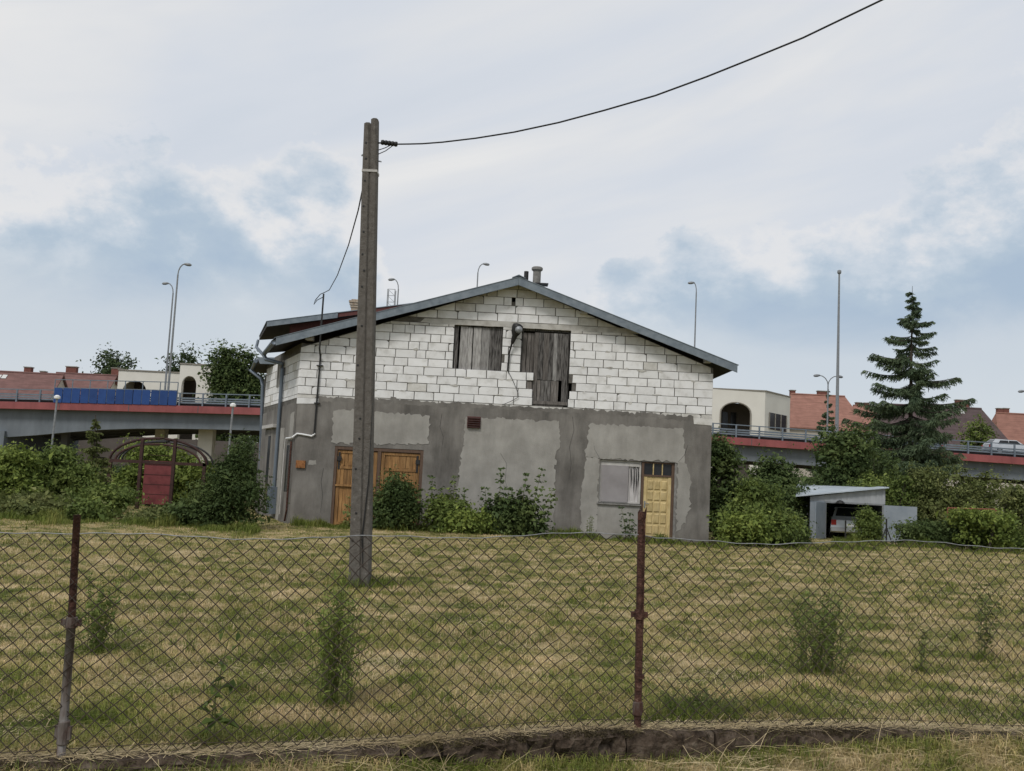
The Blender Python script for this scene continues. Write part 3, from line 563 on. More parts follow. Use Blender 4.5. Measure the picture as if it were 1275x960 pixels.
# taller rear roof with dark red gable cladding
R0 = H(333, 401, 4.6); R1 = H(421, 390, 4.6); R2 = H(470, 383, 4.6); sl2 = (R1[1] - R0[1]) / (R1[0] - R0[0]); xr = R0[0] + 5.0; zr2 = R0[1] + sl2 * 5.0
Rb = H(322, 412, 8.2)
slab(q_ := MB(), [(R0[0], 4.6, R0[1]), (xr, 4.6, zr2), (xr, 9.9, zr2), (Rb[0], 8.4, R0[1])], .14); obj('upper_roof', q_, M_soff, house)
slab(q_ := MB(), [(R0[0] - .03, 4.55, R0[1] + .03), (xr, 4.55, zr2 + .03), (xr, 9.95, zr2 + .03), (Rb[0] - .03, 8.45, R0[1] + .03)], .025); obj('upper_roof_sheet', q_, M_roof, house)
rake((R0[0], R0[1]), (R1[0], R1[1]), 4.56, .2, name='upper_rake_trim')
rake((R1[0], R1[1] + .0), (xr, zr2), 4.6, .17, .02).data.materials[0] = M_redwall
obj('upper_gable', MB().prism([(R0[0] + .7, 5.0), (xr, 5.0), (xr, zr2 - .1), (R0[0] + .7, R0[1] + sl2 * .7 - .12)], (0, 5.0, 0), (1, 0, 0), (0, 0, 1), (0, 1, 0), 3.5), M_redwall, house)
obj('downpipe', MB().tube([(Rb[0] + .1, 7.8, R0[1] - .25), (Rb[0] + .25, 7.0, R0[1] - .6), (A_[0] + .1, 5.2, A_[1] + .08)], .055, 8), M_pipe, house)
# chimney and two vent pipes
c0 = H(436, 398, 6.0); c1 = H(451, 373, 6.0)
ch = obj('chimney', MB().box(c0[0], c0[0] + .5, 6.0, 6.5, c0[1] - .8, c1[1]), M_brick, house)
for k in range(3): sub('brick_course', MB().box(c0[0] - .03 - .025 * k, c0[0] + .53 + .025 * k, 5.97 - .025 * k, 6.53 + .025 * k, c1[1] - .3 + k * .085, c1[1] - .225 + k * .085), M_brick, ch)
v0 = H(655, 348, 2.5); v1 = H(669, 333, 2.5)
obj('vent_pipe', MB().tube([(v0[0], 2.5, za - .5), (v0[0], 2.5, H(655, 338, 2.5)[1])], .075, 12), M_blackm, house)
vp = obj('vent_pipe', MB().lathe([(.13, 0), (.13, .95), (.125, 1.0)], 16, (v1[0], 2.5, v1[1] - 1.0)), M_conc, house)
sub('collar', MB().lathe([(.15, 0), (.185, .03), (.185, .1), (.15, .13)], 16, (v1[0], 2.5, v1[1] - .12)), M_conc, vp)
obj('flashing', MB().box(v1[0] - .05, v1[0] + .38, 2.3, 2.7, H(672, 355, 2.5)[1], H(672, 353.5, 2.5)[1]), M_blackm, house)

# ------------------------------------------------------------------ concrete utility pole and cables
PB = ground(449, 727, .05); PY = PB[1]; PT = at(463, 150, PY)
pole = thing('utility_pole', 'leaning old concrete utility pole standing in the mown field', 'utility pole', (PB[0], PY, gzf(PB[0], PY) - .02))
tilt = (PT[0] - PB[0]) ; hgt = PT[2] - pole.location.z
def pole_leg(x0b, x1b, x0t, x1t, y0, y1, h):
    o = MB(); n = 14; b = .02; vs = []
    for i in range(n + 1):
        t = i / n; a, c = x0b + (x0t - x0b) * t, x1b + (x1t - x1b) * t; sh = tilt * t; yb = y0 * (1 - .3 * t), y1 * (1 - .3 * t); e = b if i < n else b * 2.2; zz = -.3 + (h + .3) * t
        pr = [(a + e, yb[0]), (c - e, yb[0]), (c, yb[0] + e), (c, yb[1] - e), (c - e, yb[1]), (a + e, yb[1]), (a, yb[1] - e), (a, yb[0] + e)]
        vs += [(sh + p, q, zz) for p, q in pr]
    vs += [(tilt + p * .8, q * .8, h + .025) for p, q in [((x0t + x1t) / 2 * 1.25 + s_[0], s_[1]) for s_ in ((-.03, -.05), (.03, -.05), (.03, .05), (-.03, .05))]]
    fs = [(i * 8 + k, i * 8 + (k + 1) % 8, i * 8 + 8 + (k + 1) % 8, i * 8 + 8 + k) for i in range(n) for k in range(8)]; m = (n + 1) * 8; b0 = n * 8
    fs += [(b0 + 0, b0 + 1, m + 1, m), (b0 + 1, b0 + 2, m + 1), (b0 + 2, b0 + 3, m + 2, m + 1), (b0 + 3, b0 + 4, m + 2), (b0 + 4, b0 + 5, m + 3, m + 2), (b0 + 5, b0 + 6, m + 3), (b0 + 6, b0 + 7, m, m + 3), (b0 + 7, b0, m), (m, m + 1, m + 2, m + 3)]
    return o.add(vs, fs)
shL = obj('shaft', pole_leg(-.142, .03, -.1, .0, -.15, .15, hgt - .07), M_pole, pole)
obj('shaft', pole_leg(.026, .152, -.004, .1, -.142, .14, hgt), M_pole, pole)
hol = [(.2, .7), (.45, 1.1), (.3, 1.75), (.6, 2.5), (.2, 3.3), (.5, 3.9), (.4, 4.5), (.35, 5.0), (.4, 5.35), (.3, 5.75), (.4, 6.15), (.45, 6.5), (.4, 6.75), (.55, 2.2), (.6, 4.75)]
for t, z in hol:
    z *= hgt / 7.15
    f_ = z / hgt; xx = tilt * f_ - .142 + .042 * f_ + (.172 - .072 * f_) * t; yy = -.15 * (1 - .3 * f_)
    obj('bolt_hole', MB().lathe([(.016, 0), (.016, .005), (.009, .006)], 10, (xx, yy + .001, z), (0, -1, 0)), M_black, pole)
zb_ = hgt * (1 - 67 / 575); fb = zb_ / hgt; obj('clamp_band', MB().box(tilt * fb - .112, tilt * fb + .112, -.113, .113, zb_ - .02, zb_ + .015), M_frame, pole)
obj('crack', MB().tube([(.035, -.152, .3), (.0, -.153, .75), (.02, -.15, 1.1), (.04, -.149, 1.5), (.035, -.146, 2.1), (.03, -.142, 2.8)], [.006, .012, .009, .008, .005, .002], 5), M_black, pole)
def on_pole(px, py, y=0.): p = at(px, py, PY + y); return Vector(p) - pole.location
i0 = on_pole(474, 178)
obj('hook', MB().tube([on_pole(466, 178), i0, on_pole(476, 178)], .012, 6), M_blackm, pole)
for k in range(5): obj('insulator', MB().lathe([(.012, -.025), (.034, -.02), (.04, 0), (.034, .02), (.012, .025)], 10, on_pole(476.5 + k * 4.1, 177.3 + .55 * k), (1, -.1, -.12)), M_blackm, pole, True)
obj('jumper_wire', MB().tube([on_pole(471, 187), on_pole(480, 184), on_pole(488, 180)], .007, 5).tube([on_pole(471, 192), on_pole(480, 188), on_pole(491, 180)], .007, 5), M_black, pole)
obj('step_bolt', MB().bar(on_pole(469, 200), on_pole(475, 201.5), .015).bar(on_pole(455, 191), on_pole(450, 194), .02), M_steel, pole)
def cablepts(a, b, sag, n=24):
    a = np.array(a, float); b = np.array(b, float); return [tuple(a + (b - a) * t - np.array([0, 0, sag * 4 * t * (1 - t)])) for t in np.linspace(0, 1, n)]
cstart = at(494, 179.5, PY)
# the span climbs towards the viewer's right; fitted through three sighted points
cp = [cstart, at(510, 179.3, PY - .13), at(526, 178.9, PY - .26), at(551, 177, PY - .46), at(593, 172, PY - .8), at(640, 164.5, PY - 1.15), at(696, 152.5, PY - 1.54), at(752, 137.5, PY - 1.9), at(816, 119, PY - 2.31), at(880, 95.5, PY - 2.7), at(940, 71.5, PY - 3.04), at(1000, 47, PY - 3.35), at(1098, 0, PY - 3.85)]
dv = cp[-1] - cp[-2]; 
for k in range(1, 9): cp.append(cp[-1] + dv * (1 + .06 * k) + np.array([0, 0, .02 * k]))
o = obj('overhead_cable', MB().tube([tuple(p) for p in cp], .011, 7), M_black); tag(o, 'thick twisted overhead cable rising from the pole insulators across the sky', 'cable')
mt = HO + _ex * cx0 + _ey * -.42 + np.array([0, 0, ct])
dp = at(453, 228, PY)
o = obj('service_cable', MB().tube([tuple(dp), tuple(at(446, 262, PY + 1.6)), tuple(at(434, 305, PY + 4.4)), tuple(at(420, 343, PY + 8.5)), tuple(at(410, 361, PY + 11.8)), tuple(mt + np.array([.0, 0, .04]))], .011, 6), M_black)
tag(o, 'thin black cable sagging from the pole to the house service mast', 'cable')

# ------------------------------------------------------------------ chain link fence on its concrete footing
FD = Vector((1, FS, 0)).normalized(); FNV = Vector((FD.y, -FD.x, 0))          # FNV points to the camera side
fo = (FX0, FY0, 0.)
def fp(s, off, z): return Vector(fo) + FD * s + FNV * off + Vector((0, 0, z))
def ftop(s): return float(ftopn(s)) + .006 * math.sin(s * 2.9)
foot = thing('fence_footing', 'low crumbling concrete footing with moss under the wire fence', 'footing', fo)
cuts = [-4.6, -2.1, -.35, 1.72, 1.95, 3.03, 3.6, 5.2, 7.4, 9.8]
def hn(a, b, c=0): return (math.sin(a * 12.9 + b * 7.3 + c) + .6 * math.sin(a * 31.7 - b * 19 + c * 2) + .4 * math.sin(a * 71 + b * 53 + c)) / 2
for ci, (s0, s1) in enumerate(zip(cuts, cuts[1:])):
    n = max(6, int((s1 - s0) / .028)); vs = []; m = 9; broken = s0 == 1.72
    for i in range(n + 1):
        s = s0 + .006 + (s1 - s0 - .012) * i / n; T = ftop(s) - (.035 if broken else 0)
        pr = [(.115, -.12), (.118, -.03), (.12, .03), (.118, T * .6), (.112, T - .025), (.085, T), (.0, T + .005), (-.08, T), (-.1, -.1)]
        for k, (off, zz) in enumerate(pr):
            qs = round(s * 14) / 14 + .3 * math.sin(s * 9); w = .016 * hn(qs, k * .9, ci) + .006 * hn(s, k * .37, ci) + (.012 * hn(s * .35, k * .8, 3) if k < 6 else 0) - (.08 * max(0, hn(s * 1.3, k * .3, ci + 5)) if broken or s0 == 1.95 and k in (1, 2, 3) else 0) - (.018 * max(0, hn(s * .7, 2, 9)) if k in (4, 5) else 0)
            p = fp(s, off + w, zz + (.008 * hn(s, 1.3, k) if 3 < k < 8 else 0)) - Vector(fo); vs.append(p)
    fs = [(i * m + k, i * m + k + 1, (i + 1) * m + k + 1, (i + 1) * m + k) for i in range(n) for k in range(m - 1)] + [tuple(range(m - 1, -1, -1)), tuple(range(n * m, n * m + m))]
    obj('slab', MB().add(vs, fs), mat('footing_concrete', [(.02, .013, .008), (.052, .036, .024), (.085, .062, .044), (.14, .112, .084)], 11, .95, 1.0, 38, detail=10, grime=(2.2, (1, 1, 1), .3)), foot)
fence = thing('wire_fence', 'rusty chain link fence with bright top wire and two pipe posts', 'fence', fo)
def fz(s): return 1.215 + .10 * sstep(.5, 3.1, s) - .035 * np.exp(-((s - 3.9) / .35) ** 2) - .012 * np.sin(s * 2.2) * (s > 3.2) + .008 * np.sin(s * 5.3) - .015 * np.exp(-((s - 2.2) / .6) ** 2)
wv = .0425
sidx = np.arange(-4.4, 9.6, wv); nk = 29
def netpt(s, k):
    zt = fz(s) - .004; zb = .02 + ftopn(s); t = k / (nk - 1); z = zb + (zt - zb) * t
    return np.stack([s + .018 * np.sin(s * 1.7 + 2 * t) + .008 * np.sin(s * 6 + 9 * t) + .006 * np.sin(s * 17 + 13 * t), .012 * np.sin(s * 2.3 + 3 * t) * np.sin(math.pi * t) + .022 * np.sin(s * .8 + 1) * np.sin(math.pi * t), z + (.007 * np.sin(s * 5 + t * 6) + .005 * np.sin(s * 13 - t * 11)) * np.sin(math.pi * t) ** .5], -1)
A, B = [], []
for i, s in enumerate(sidx):
    k = np.arange(nk); ph = np.where((k + i) % 2 == 0, .5, -.5) * wv; p = netpt(s + ph, k.astype(float)); p[:, 1] += np.where((k + i) % 2 == 0, .004, -.004)
    A.append(p[:-1]); B.append(p[1:])
def segs_mesh(A, B, r):
    A = np.concatenate(A); B = np.concatenate(B); d = B - A; d /= np.linalg.norm(d, axis=1)[:, None]
    y = np.array([0, 1., 0]) - d * d[:, 1:2]; y /= np.linalg.norm(y, axis=1)[:, None]; x = np.cross(d, y); n = len(A); e = d * r
    vs = np.stack([P_ + r * (i * x + j * y) for P_ in (A - e * .6, B + e * .6) for i, j in ((1, 0), (0, 1), (-1, 0), (0, -1))], 1).reshape(-1, 3)
    b = np.arange(n)[:, None, None] * 8; q = np.array([(k, (k + 1) % 4, 4 + (k + 1) % 4, 4 + k) for k in range(4)])[None]
    return vs, (b + q).reshape(-1, 4)
vs, fs = segs_mesh(A, B, .0026)
def tofence(v): return v[:, :1] * np.array(FD) + v[:, 1:2] * np.array(FNV) + v[:, 2:] * np.array([0, 0, 1.])
net = np_mesh('netting', tofence(vs), fs, M_net, fence); net['kind'] = 'stuff'
tw = MB().tube([fp(s, .006 + .004 * math.sin(s * 11), float(fz(s)) + .003 * math.sin(s * 23)) - Vector(fo) for s in np.arange(-4.4, 9.6, .06)], .0028, 6); obj('top_wire', tw, M_twire, fence, True)
bw = MB().tube([fp(s, .006, ftop(s) + .045 + .01 * math.sin(s * 3)) - Vector(fo) for s in np.arange(-4.4, 9.6, .12)], .002, 5); obj('bottom_wire', bw, M_net, fence)
def fpix(px, py):                               # photo point on the fence plane
    d = ray(px, py); n = np.array(FNV); t = ((np.array(fo) - CAM) @ n) / (d @ n); return Vector(CAM + d * t) - Vector(fo)
# left post: rusty tube above, grey pipe sleeve below
pt, pm, pbm = fpix(96, 641), fpix(89, 775), fpix(76, 940)
post = obj('post', MB().tube([pm + (pm - pbm) * -.1, pm, pt + (pt - pm) * .0], [.0195, .0195, .0185], 10), M_rust, fence, True); post['label'] = 'rusty upper tube of the leaning post'
q = lambda a: a - post.location
obj('sleeve', MB().tube([q(pbm - Vector((0, 0, .05))), q(pm - (pt - pm) * .02)], .022, 12), M_rustg, post, True)
def bracket(c, par, m, w=.045, h=.05): 
    o = MB().lathe([(.026, -h), (.03, -h * .9), (.03, h * .9), (.026, h)], 10, c).box(c.x - w, c.x + w, c.y - .014, c.y + .008, c.z - h * .55, c.z + h * .55); return obj('bracket', o, m, par)
bracket(q(pm + Vector((0, 0, .0))), post, M_rustg, .05, .028); bracket(q(fpix(79, 912)), post, M_rustg, .04, .06)
# right post
pt, pbm = fpix(799, 637), fpix(794, 903)
post = obj('post', MB().tube([pbm - Vector((0, 0, .06)), pbm * .5 + pt * .5, pt], [.022, .0235, .0235], 8), M_rust, fence); q = lambda a: a - post.location
obj('torn_rim', MB().add([q(pt + Vector(v)) for v in ((-.026, -.015, -.05), (.0, -.026, -.05), (-.02, -.02, .012), (.008, -.024, -.04), (.026, -.01, -.04), (.03, -.012, .035), (.016, -.02, .01), (.006, .02, -.04), (-.018, .016, -.04), (-.01, .02, .02))], [(0, 1, 2), (3, 4, 5, 6), (7, 8, 9)]), M_rust, post)
bracket(q(fpix(796, 765)), post, M_rust, .05, .03); bracket(q(fpix(794, 882)), post, M_rustg, .03, .04); bracket(q(fpix(796, 842)), post, M_rust, .028, .012)
obj('weld_strip', MB().bar(q(pbm + (pt - pbm) * .45 + Vector((.018, -.02, 0))), q(pt + Vector((.018, -.02, -.03))), .012, .006), M_rust, post)

# ------------------------------------------------------------------ road bridge behind
BD = 85.
bx = [-150, -95, -62, -45.1, -33, -21.8, -2, 18.1, 31, 45.4, 62, 90, 150]; bz = [4.6, 5.6, 6.1, 6.31, 6.62, 6.88, 6.78, 6.35, 6.06, 5.77, 5.3, 4.4, 2.5]
def bzt(x): return float(np.interp(x, bx, bz))      # top of the red edge band
bridge = thing('road_bridge', 'grey road overpass with red edge band crossing behind the house', 'bridge', (0, BD, 0))
def ribbon(z0f, z1f, y0, y1, xs):
    o = MB(); vs = []
    for x in xs: vs += [(x, y0, z0f(x)), (x, y0, z1f(x)), (x, y1, z1f(x)), (x, y1, z0f(x))]
    m = len(xs); return o.add(vs, [(i * 4 + k, i * 4 + (k + 1) % 4, i * 4 + 4 + (k + 1) % 4, i * 4 + 4 + k) for i in range(m - 1) for k in range(4)] + [(0, 1, 2, 3), tuple(range(4 * m - 1, 4 * m - 5, -1))])
XS = np.arange(-150, 151, 3.)
obj('edge_band', ribbon(lambda x: bzt(x) - .62, bzt, -.25, .3, XS), M_bred, bridge, recenter=False)
obj('deck', ribbon(lambda x: bzt(x) - .55, lambda x: bzt(x) + .3, .3, 15, XS), M_asph, bridge, recenter=False)
def haunch(x): return 1.35 + 1.25 * math.exp(-((x + 47) / 9.) ** 2)
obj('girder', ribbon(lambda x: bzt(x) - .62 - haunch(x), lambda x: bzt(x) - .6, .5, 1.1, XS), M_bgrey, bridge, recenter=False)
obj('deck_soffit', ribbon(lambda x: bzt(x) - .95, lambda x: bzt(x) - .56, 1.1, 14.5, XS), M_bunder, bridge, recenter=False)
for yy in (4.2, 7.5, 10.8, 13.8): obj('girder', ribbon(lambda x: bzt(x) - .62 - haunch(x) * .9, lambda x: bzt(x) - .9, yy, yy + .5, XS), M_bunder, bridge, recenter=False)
obj('pier', MB().box(-62, -44.5, .2, 15, -1, 3.75), M_bgrey, bridge); obj('pier', MB().box(-40.8, -40.2, 3, 3.6, -1, 4.5), M_bunder, bridge)
for px, w, y in ((199, 2.0 * .45, 6), (256, 1.3, 2.5)):
    X = at(px, 540, BD + y)[0]; obj('column', MB().box(X - w / 2, X + w / 2, y, y + 1, -1, bzt(X) - 1.6), M_pier, bridge)
for X in (12, 34, 58): obj('column', MB().box(X - .6, X + .6, 5, 6, -1, bzt(X) - 1.6), M_pier, bridge)
# railings: posts every 2 m, top rail, guard beams
RX0, RX1 = -60., 60.
for X in np.arange(-58, 60, 6.1): obj('band_joint', MB().box(X - .03, X + .03, -.262, -.24, bzt(X) - .6, bzt(X) - .01), M_bunder, bridge)
rail = ribbon(lambda x: bzt(x) + 1.08, lambda x: bzt(x) + 1.16, -.1, -.02, XS); obj('top_rail', rail, M_brail, bridge, recenter=False)
for dz in (.22, .42, .62): obj('guard_rail', ribbon(lambda x: bzt(x) + dz, lambda x: bzt(x) + dz + .13, -.02, .03, XS), M_brail, bridge, recenter=False)
pm_ = None
for X in np.arange(RX0, RX1, 2.05):
    if -21 < X < 16: continue
    if pm_ is None: pm_ = obj('railing_post', MB().box(-.06, .06, -.09, .05, 0, 1.12), M_brail, bridge); pm_.location = (X, -.06, bzt(X) + .55)
    else: c = dup(pm_, bridge); c.location = (X, -.06, bzt(X) + .55)
# far railing of the deck
obj('far_guard_rail', ribbon(lambda x: bzt(x) + .3, lambda x: bzt(x) + .62, 14.6, 14.7, XS), M_brail, bridge, recenter=False)
obj('far_top_rail', ribbon(lambda x: bzt(x) + 1.05, lambda x: bzt(x) + 1.12, 14.7, 14.76, XS), M_brail, bridge, recenter=False)
# blue sheeting along the left railing
x0 = at(70, 480, BD)[0]; x1 = at(222, 490, BD)[0]
scr = thing('blue_screen', 'blue sheet screen with wire frame fixed along the bridge railing', 'screen', (x0, BD - .25, bzt(x0)))
n = 14; w = (x1 - x0) / n
for k in range(n):
    a = x0 + k * w; zz = bzt(a) - bzt(x0); obj('panel', MB().box(k * w + .03, (k + 1) * w - .03, -.06, -.01, zz + .02, zz + 1.3), M_blue, scr)
for k in range(n + 1):
    a = x0 + k * w
    if k % 2 == 0: obj('upright', MB().box(k * w - .035, k * w + .035, -.02, .04, bzt(a) - bzt(x0) + .1, bzt(a) - bzt(x0) + 2.05), M_brail, scr)
obj('upper_bar', MB().bar((0, 0, 2.05), (x1 - x0, 0, bzt(x1) - bzt(x0) + 2.05), .07).bar((0, 0, 1.33), (x1 - x0, 0, bzt(x1) - bzt(x0) + 1.33), .06), M_brail, scr)
# dark wall seen through under the spans
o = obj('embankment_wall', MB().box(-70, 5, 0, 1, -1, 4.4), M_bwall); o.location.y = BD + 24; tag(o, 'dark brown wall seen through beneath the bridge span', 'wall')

# ------------------------------------------------------------------ street lamps and masts
def lamp(px, py, pyb, D, arm, label, armlen=1.1, double=False, r=.09, group='street lamps along the bridge', head=True, name='street_lamp', z0=6.5):
    """plumb pole whose bend starts at photo point (px, py)"""
    t = at(px, py, D); L = thing(name, label, 'street lamp' if head else 'mast', (t[0], D, z0), group=group); h = t[2] - z0
    if not head:
        obj('pole', MB().tube([(0, 0, 0), (0, 0, h)], [r * 1.3, r * .6], 9), M_steel, L); obj('cap', MB().lathe([(.14, 0), (.2, .1), (.2, .3), (.1, .38)], 10, (0, 0, h)), M_steel, L); return L
    obj('pole', MB().tube([(0, 0, 0), (0, 0, h)], [r, r * .65], 9), M_steel, L)
    for s in ((arm, -arm) if double else (arm,)):
        pts = [(s * armlen * (1 - math.cos(a)), 0, h + 1.0 * math.sin(a)) for a in (0, .4, .8, 1.2, 1.57)]
        obj('arm', MB().tube(pts, r * .5, 7), M_steel, L)
        obj('lamp_head', MB().lathe([(.03, -.1), (.1, 0), (.15, .25), (.13, .5), (.04, .62)], 10, pts[-1], (s, 0, -.12)), M_steel, L, True)
    return L
lamp(215.5, 365, 490, 98, -1, 'curved street lamp pole, the shorter of two above the cream arched building', .6, r=.11)
lamp(221.5, 342, 500, 85.6, 1, 'tall curved street lamp rising from the blue screen on the bridge', .55, r=.11)
lamp(496, 360, 490, 98, -1, 'street lamp beside the lattice mast above the roof slope', .5, r=.1)
lamp(595, 340, 490, 98, 1, 'street lamp peeping over the roof between pole and ridge', .55, r=.1)
lamp(867, 364, 530, 98, -1, 'curved street lamp rising behind the right roof slope', .3, r=.1, z0=6.2)
lamp(1031, 480, 522, 98, -1, 'double armed street lamp beside the tall mast', .9, True, r=.1, z0=5.9)
lamp(1045, 341, 525, 92, 1, 'tall straight mast without arm rising near the double lamp', head=False, r=.14, z0=5.9, name='lighting_mast', group='masts')
lamp(1292, 500, 540, 98, -1, 'street lamp at the bridge beside the farthest orange roof', 1.4, r=.1, z0=5.4)
for px, py, pb, lab in ((71, 497, 600, 'short path lamp below the blue screen before the bridge girder'), (290, 507, 600, 'short path lamp near the house corner before the bridge girder')):
    t = at(px, py, 70); L = thing('path_lamp', lab, 'path lamp', (t[0], 70, 0), group='short path lamps')
    obj('pole', MB().tube([(-.1, 0, -.3), (0, 0, t[2])], .075, 8), M_steel, L); obj('lamp_head', MB().lathe([(.1, 0), (.22, .05), (.22, .2), (.08, .3)], 10, (0, 0, t[2])), M_white, L)
t = at(488, 361, 110); L = thing('lattice_mast', 'small steel lattice mast showing above the roof beside a lamp', 'mast', (t[0], 110, 0), group='masts')
for sx in (-.42, .42): 
    for sy in (-.42, .42): obj('leg', MB().box(sx - .04, sx + .04, sy - .04, sy + .04, 0, t[2]), M_steel, L)
for k in range(10):
    zz = t[2] - k * .75; obj('brace', MB().bar((-.42, -.42, zz), (.42, -.42, zz), .05).bar((-.42, -.42, zz), (.42, -.42, zz - .75), .04), M_steel, L)

# ------------------------------------------------------------------ buildings beyond
def pr(px, py, D): return at(px, py, D)
def arch_wall(o, x0, x1, z0, z1, ax0, ax1, asz, atop, y, th):
    """wall with an arched opening"""
    n = 12; r = (ax1 - ax0) / 2; arc = [(ax0 + r - r * math.cos(math.pi * k / n), asz + (atop - asz) * math.sin(math.pi * k / n)) for k in range(n + 1)]
    o.box(x0, ax0, y, y + th, z0, z1).box(ax1, x1, y, y + th, z0, z1)
    for (a, b), (c, d) in zip(arc, arc[1:]): o.prism([(a, b), (c, d), (c, z1), (a, z1)], (0, y + th, 0), (1, 0, 0), (0, 0, 1), (0, -1, 0), th)
    return o
def cream_left():
    D = 120; a = pr(148, 461, D); b = pr(229, 463, D); c = pr(268, 460, D); L = thing('arched_building', 'cream flat roofed building with arches behind the blue screen', 'building', (a[0], D, 0))
    w1 = b[0] - a[0]; w2 = c[0] - a[0]; h = a[2]
    o = arch_wall(MB(), 0, w1, 0, h, 2.6 * .3, 2.6 * .3 + .1, 0, .1, 0, .4) if False else MB()
    arch_wall(o, 0, w1, 0, h, w1 * .08, w1 * .45, h - 2.6, h - 1.2, 0, .4); o.box(0, .4, .4, 12, 0, h).box(0, w2, 12, 12.4, 0, h).box(0, w2, .4, 12, h - .3, h - .05); obj('wall', o, M_cream, L)
    o = MB(); arch_wall(o, w1 + .01, w2, 0, c[2] + .3, w1 + .35, w2 - 1.7, c[2] - 2.3, c[2] - 1.1, -1.5, .4); o.box(w2 - .4, w2 - .01, -1.1, 8, 0, c[2] + .29); obj('wall', o, M_cream, L)
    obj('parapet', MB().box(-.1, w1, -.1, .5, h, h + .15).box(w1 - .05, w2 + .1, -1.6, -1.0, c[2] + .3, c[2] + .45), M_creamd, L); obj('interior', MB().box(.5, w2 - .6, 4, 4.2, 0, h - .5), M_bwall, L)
cream_left()
def cream_right():
    D = 120; a = pr(880, 484, D); b = pr(953, 486, D); c = pr(984, 492, D + 6); L = thing('arched_building', 'cream flat roofed building with wide arch beside the orange roofed house', 'building', (a[0], D, 0))
    w = b[0] - a[0]; h = a[2]; o = MB(); arch_wall(o, -6, w, 0, h, pr(897, 510, D)[0] - a[0], pr(935, 510, D)[0] - a[0], h - 2.9, h - 1.55, 0, .4); obj('wall', o, M_cream, L)
    obj('arch_surround', MB().tube([(pr(897, 510, D)[0] - a[0], -.03, h - 5)] + [((pr(897, 510, D)[0] + pr(935, 510, D)[0]) / 2 - a[0] - 1.9 * math.cos(t), -.03, h - 2.9 + 1.35 * math.sin(t)) for t in np.linspace(0, math.pi, 13)] + [(pr(935, 510, D)[0] - a[0], -.03, h - 5)], .1, 6), M_creamd, L)
    ex_ = c[0] - a[0]; dv_ = Vector((ex_ - w, 6, 0)); ln = dv_.length; dv_.normalize(); nv = Vector((dv_.y, -dv_.x, 0))
    obj('side_wall', MB().prism([(0, 0), (ln, 0), (ln, h), (0, h)], (w, 0, 0), dv_, (0, 0, 1), -nv, .4), M_cream, L)
    obj('roof', MB().prism([(-6, .1), (w + .1, -.1), (ex_ + .1, 6), (ex_, 14), (-6, 14)], (0, 0, h), (1, 0, 0), (0, 1, 0), (0, 0, 1), .16), M_creamd, L)
    wn_ = obj('window', MB().prism([(ln * .16, h - 4.6), (ln * .84, h - 4.6), (ln * .84, h - 2.5), (ln * .16, h - 2.5)], (w, 0, 0) + nv * .01 if False else Vector((w, 0, 0)) + nv * .02, dv_, (0, 0, 1), nv, .05), M_glass, L)
    for k in range(4): 
        s_ = ln * (.16 + .68 * k / 3); sub('mullion', MB().prism([(s_ - .08, h - 4.6), (s_ + .08, h - 4.6), (s_ + .08, h - 2.5), (s_ - .08, h - 2.5)], Vector((w, 0, 0)) + nv * .07, dv_, (0, 0, 1), nv, .06), M_creamd, wn_)
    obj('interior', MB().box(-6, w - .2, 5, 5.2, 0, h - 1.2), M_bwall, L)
    for k in range(3): obj('inner_window', MB().box(pr(903 + k * 11, 510, D)[0] - a[0] - .35, pr(903 + k * 11, 510, D)[0] - a[0] + .35, 4.9, 5.0, h - 4.4, h - 2.4), M_frame if k == 0 else M_glass, L)
cream_right()
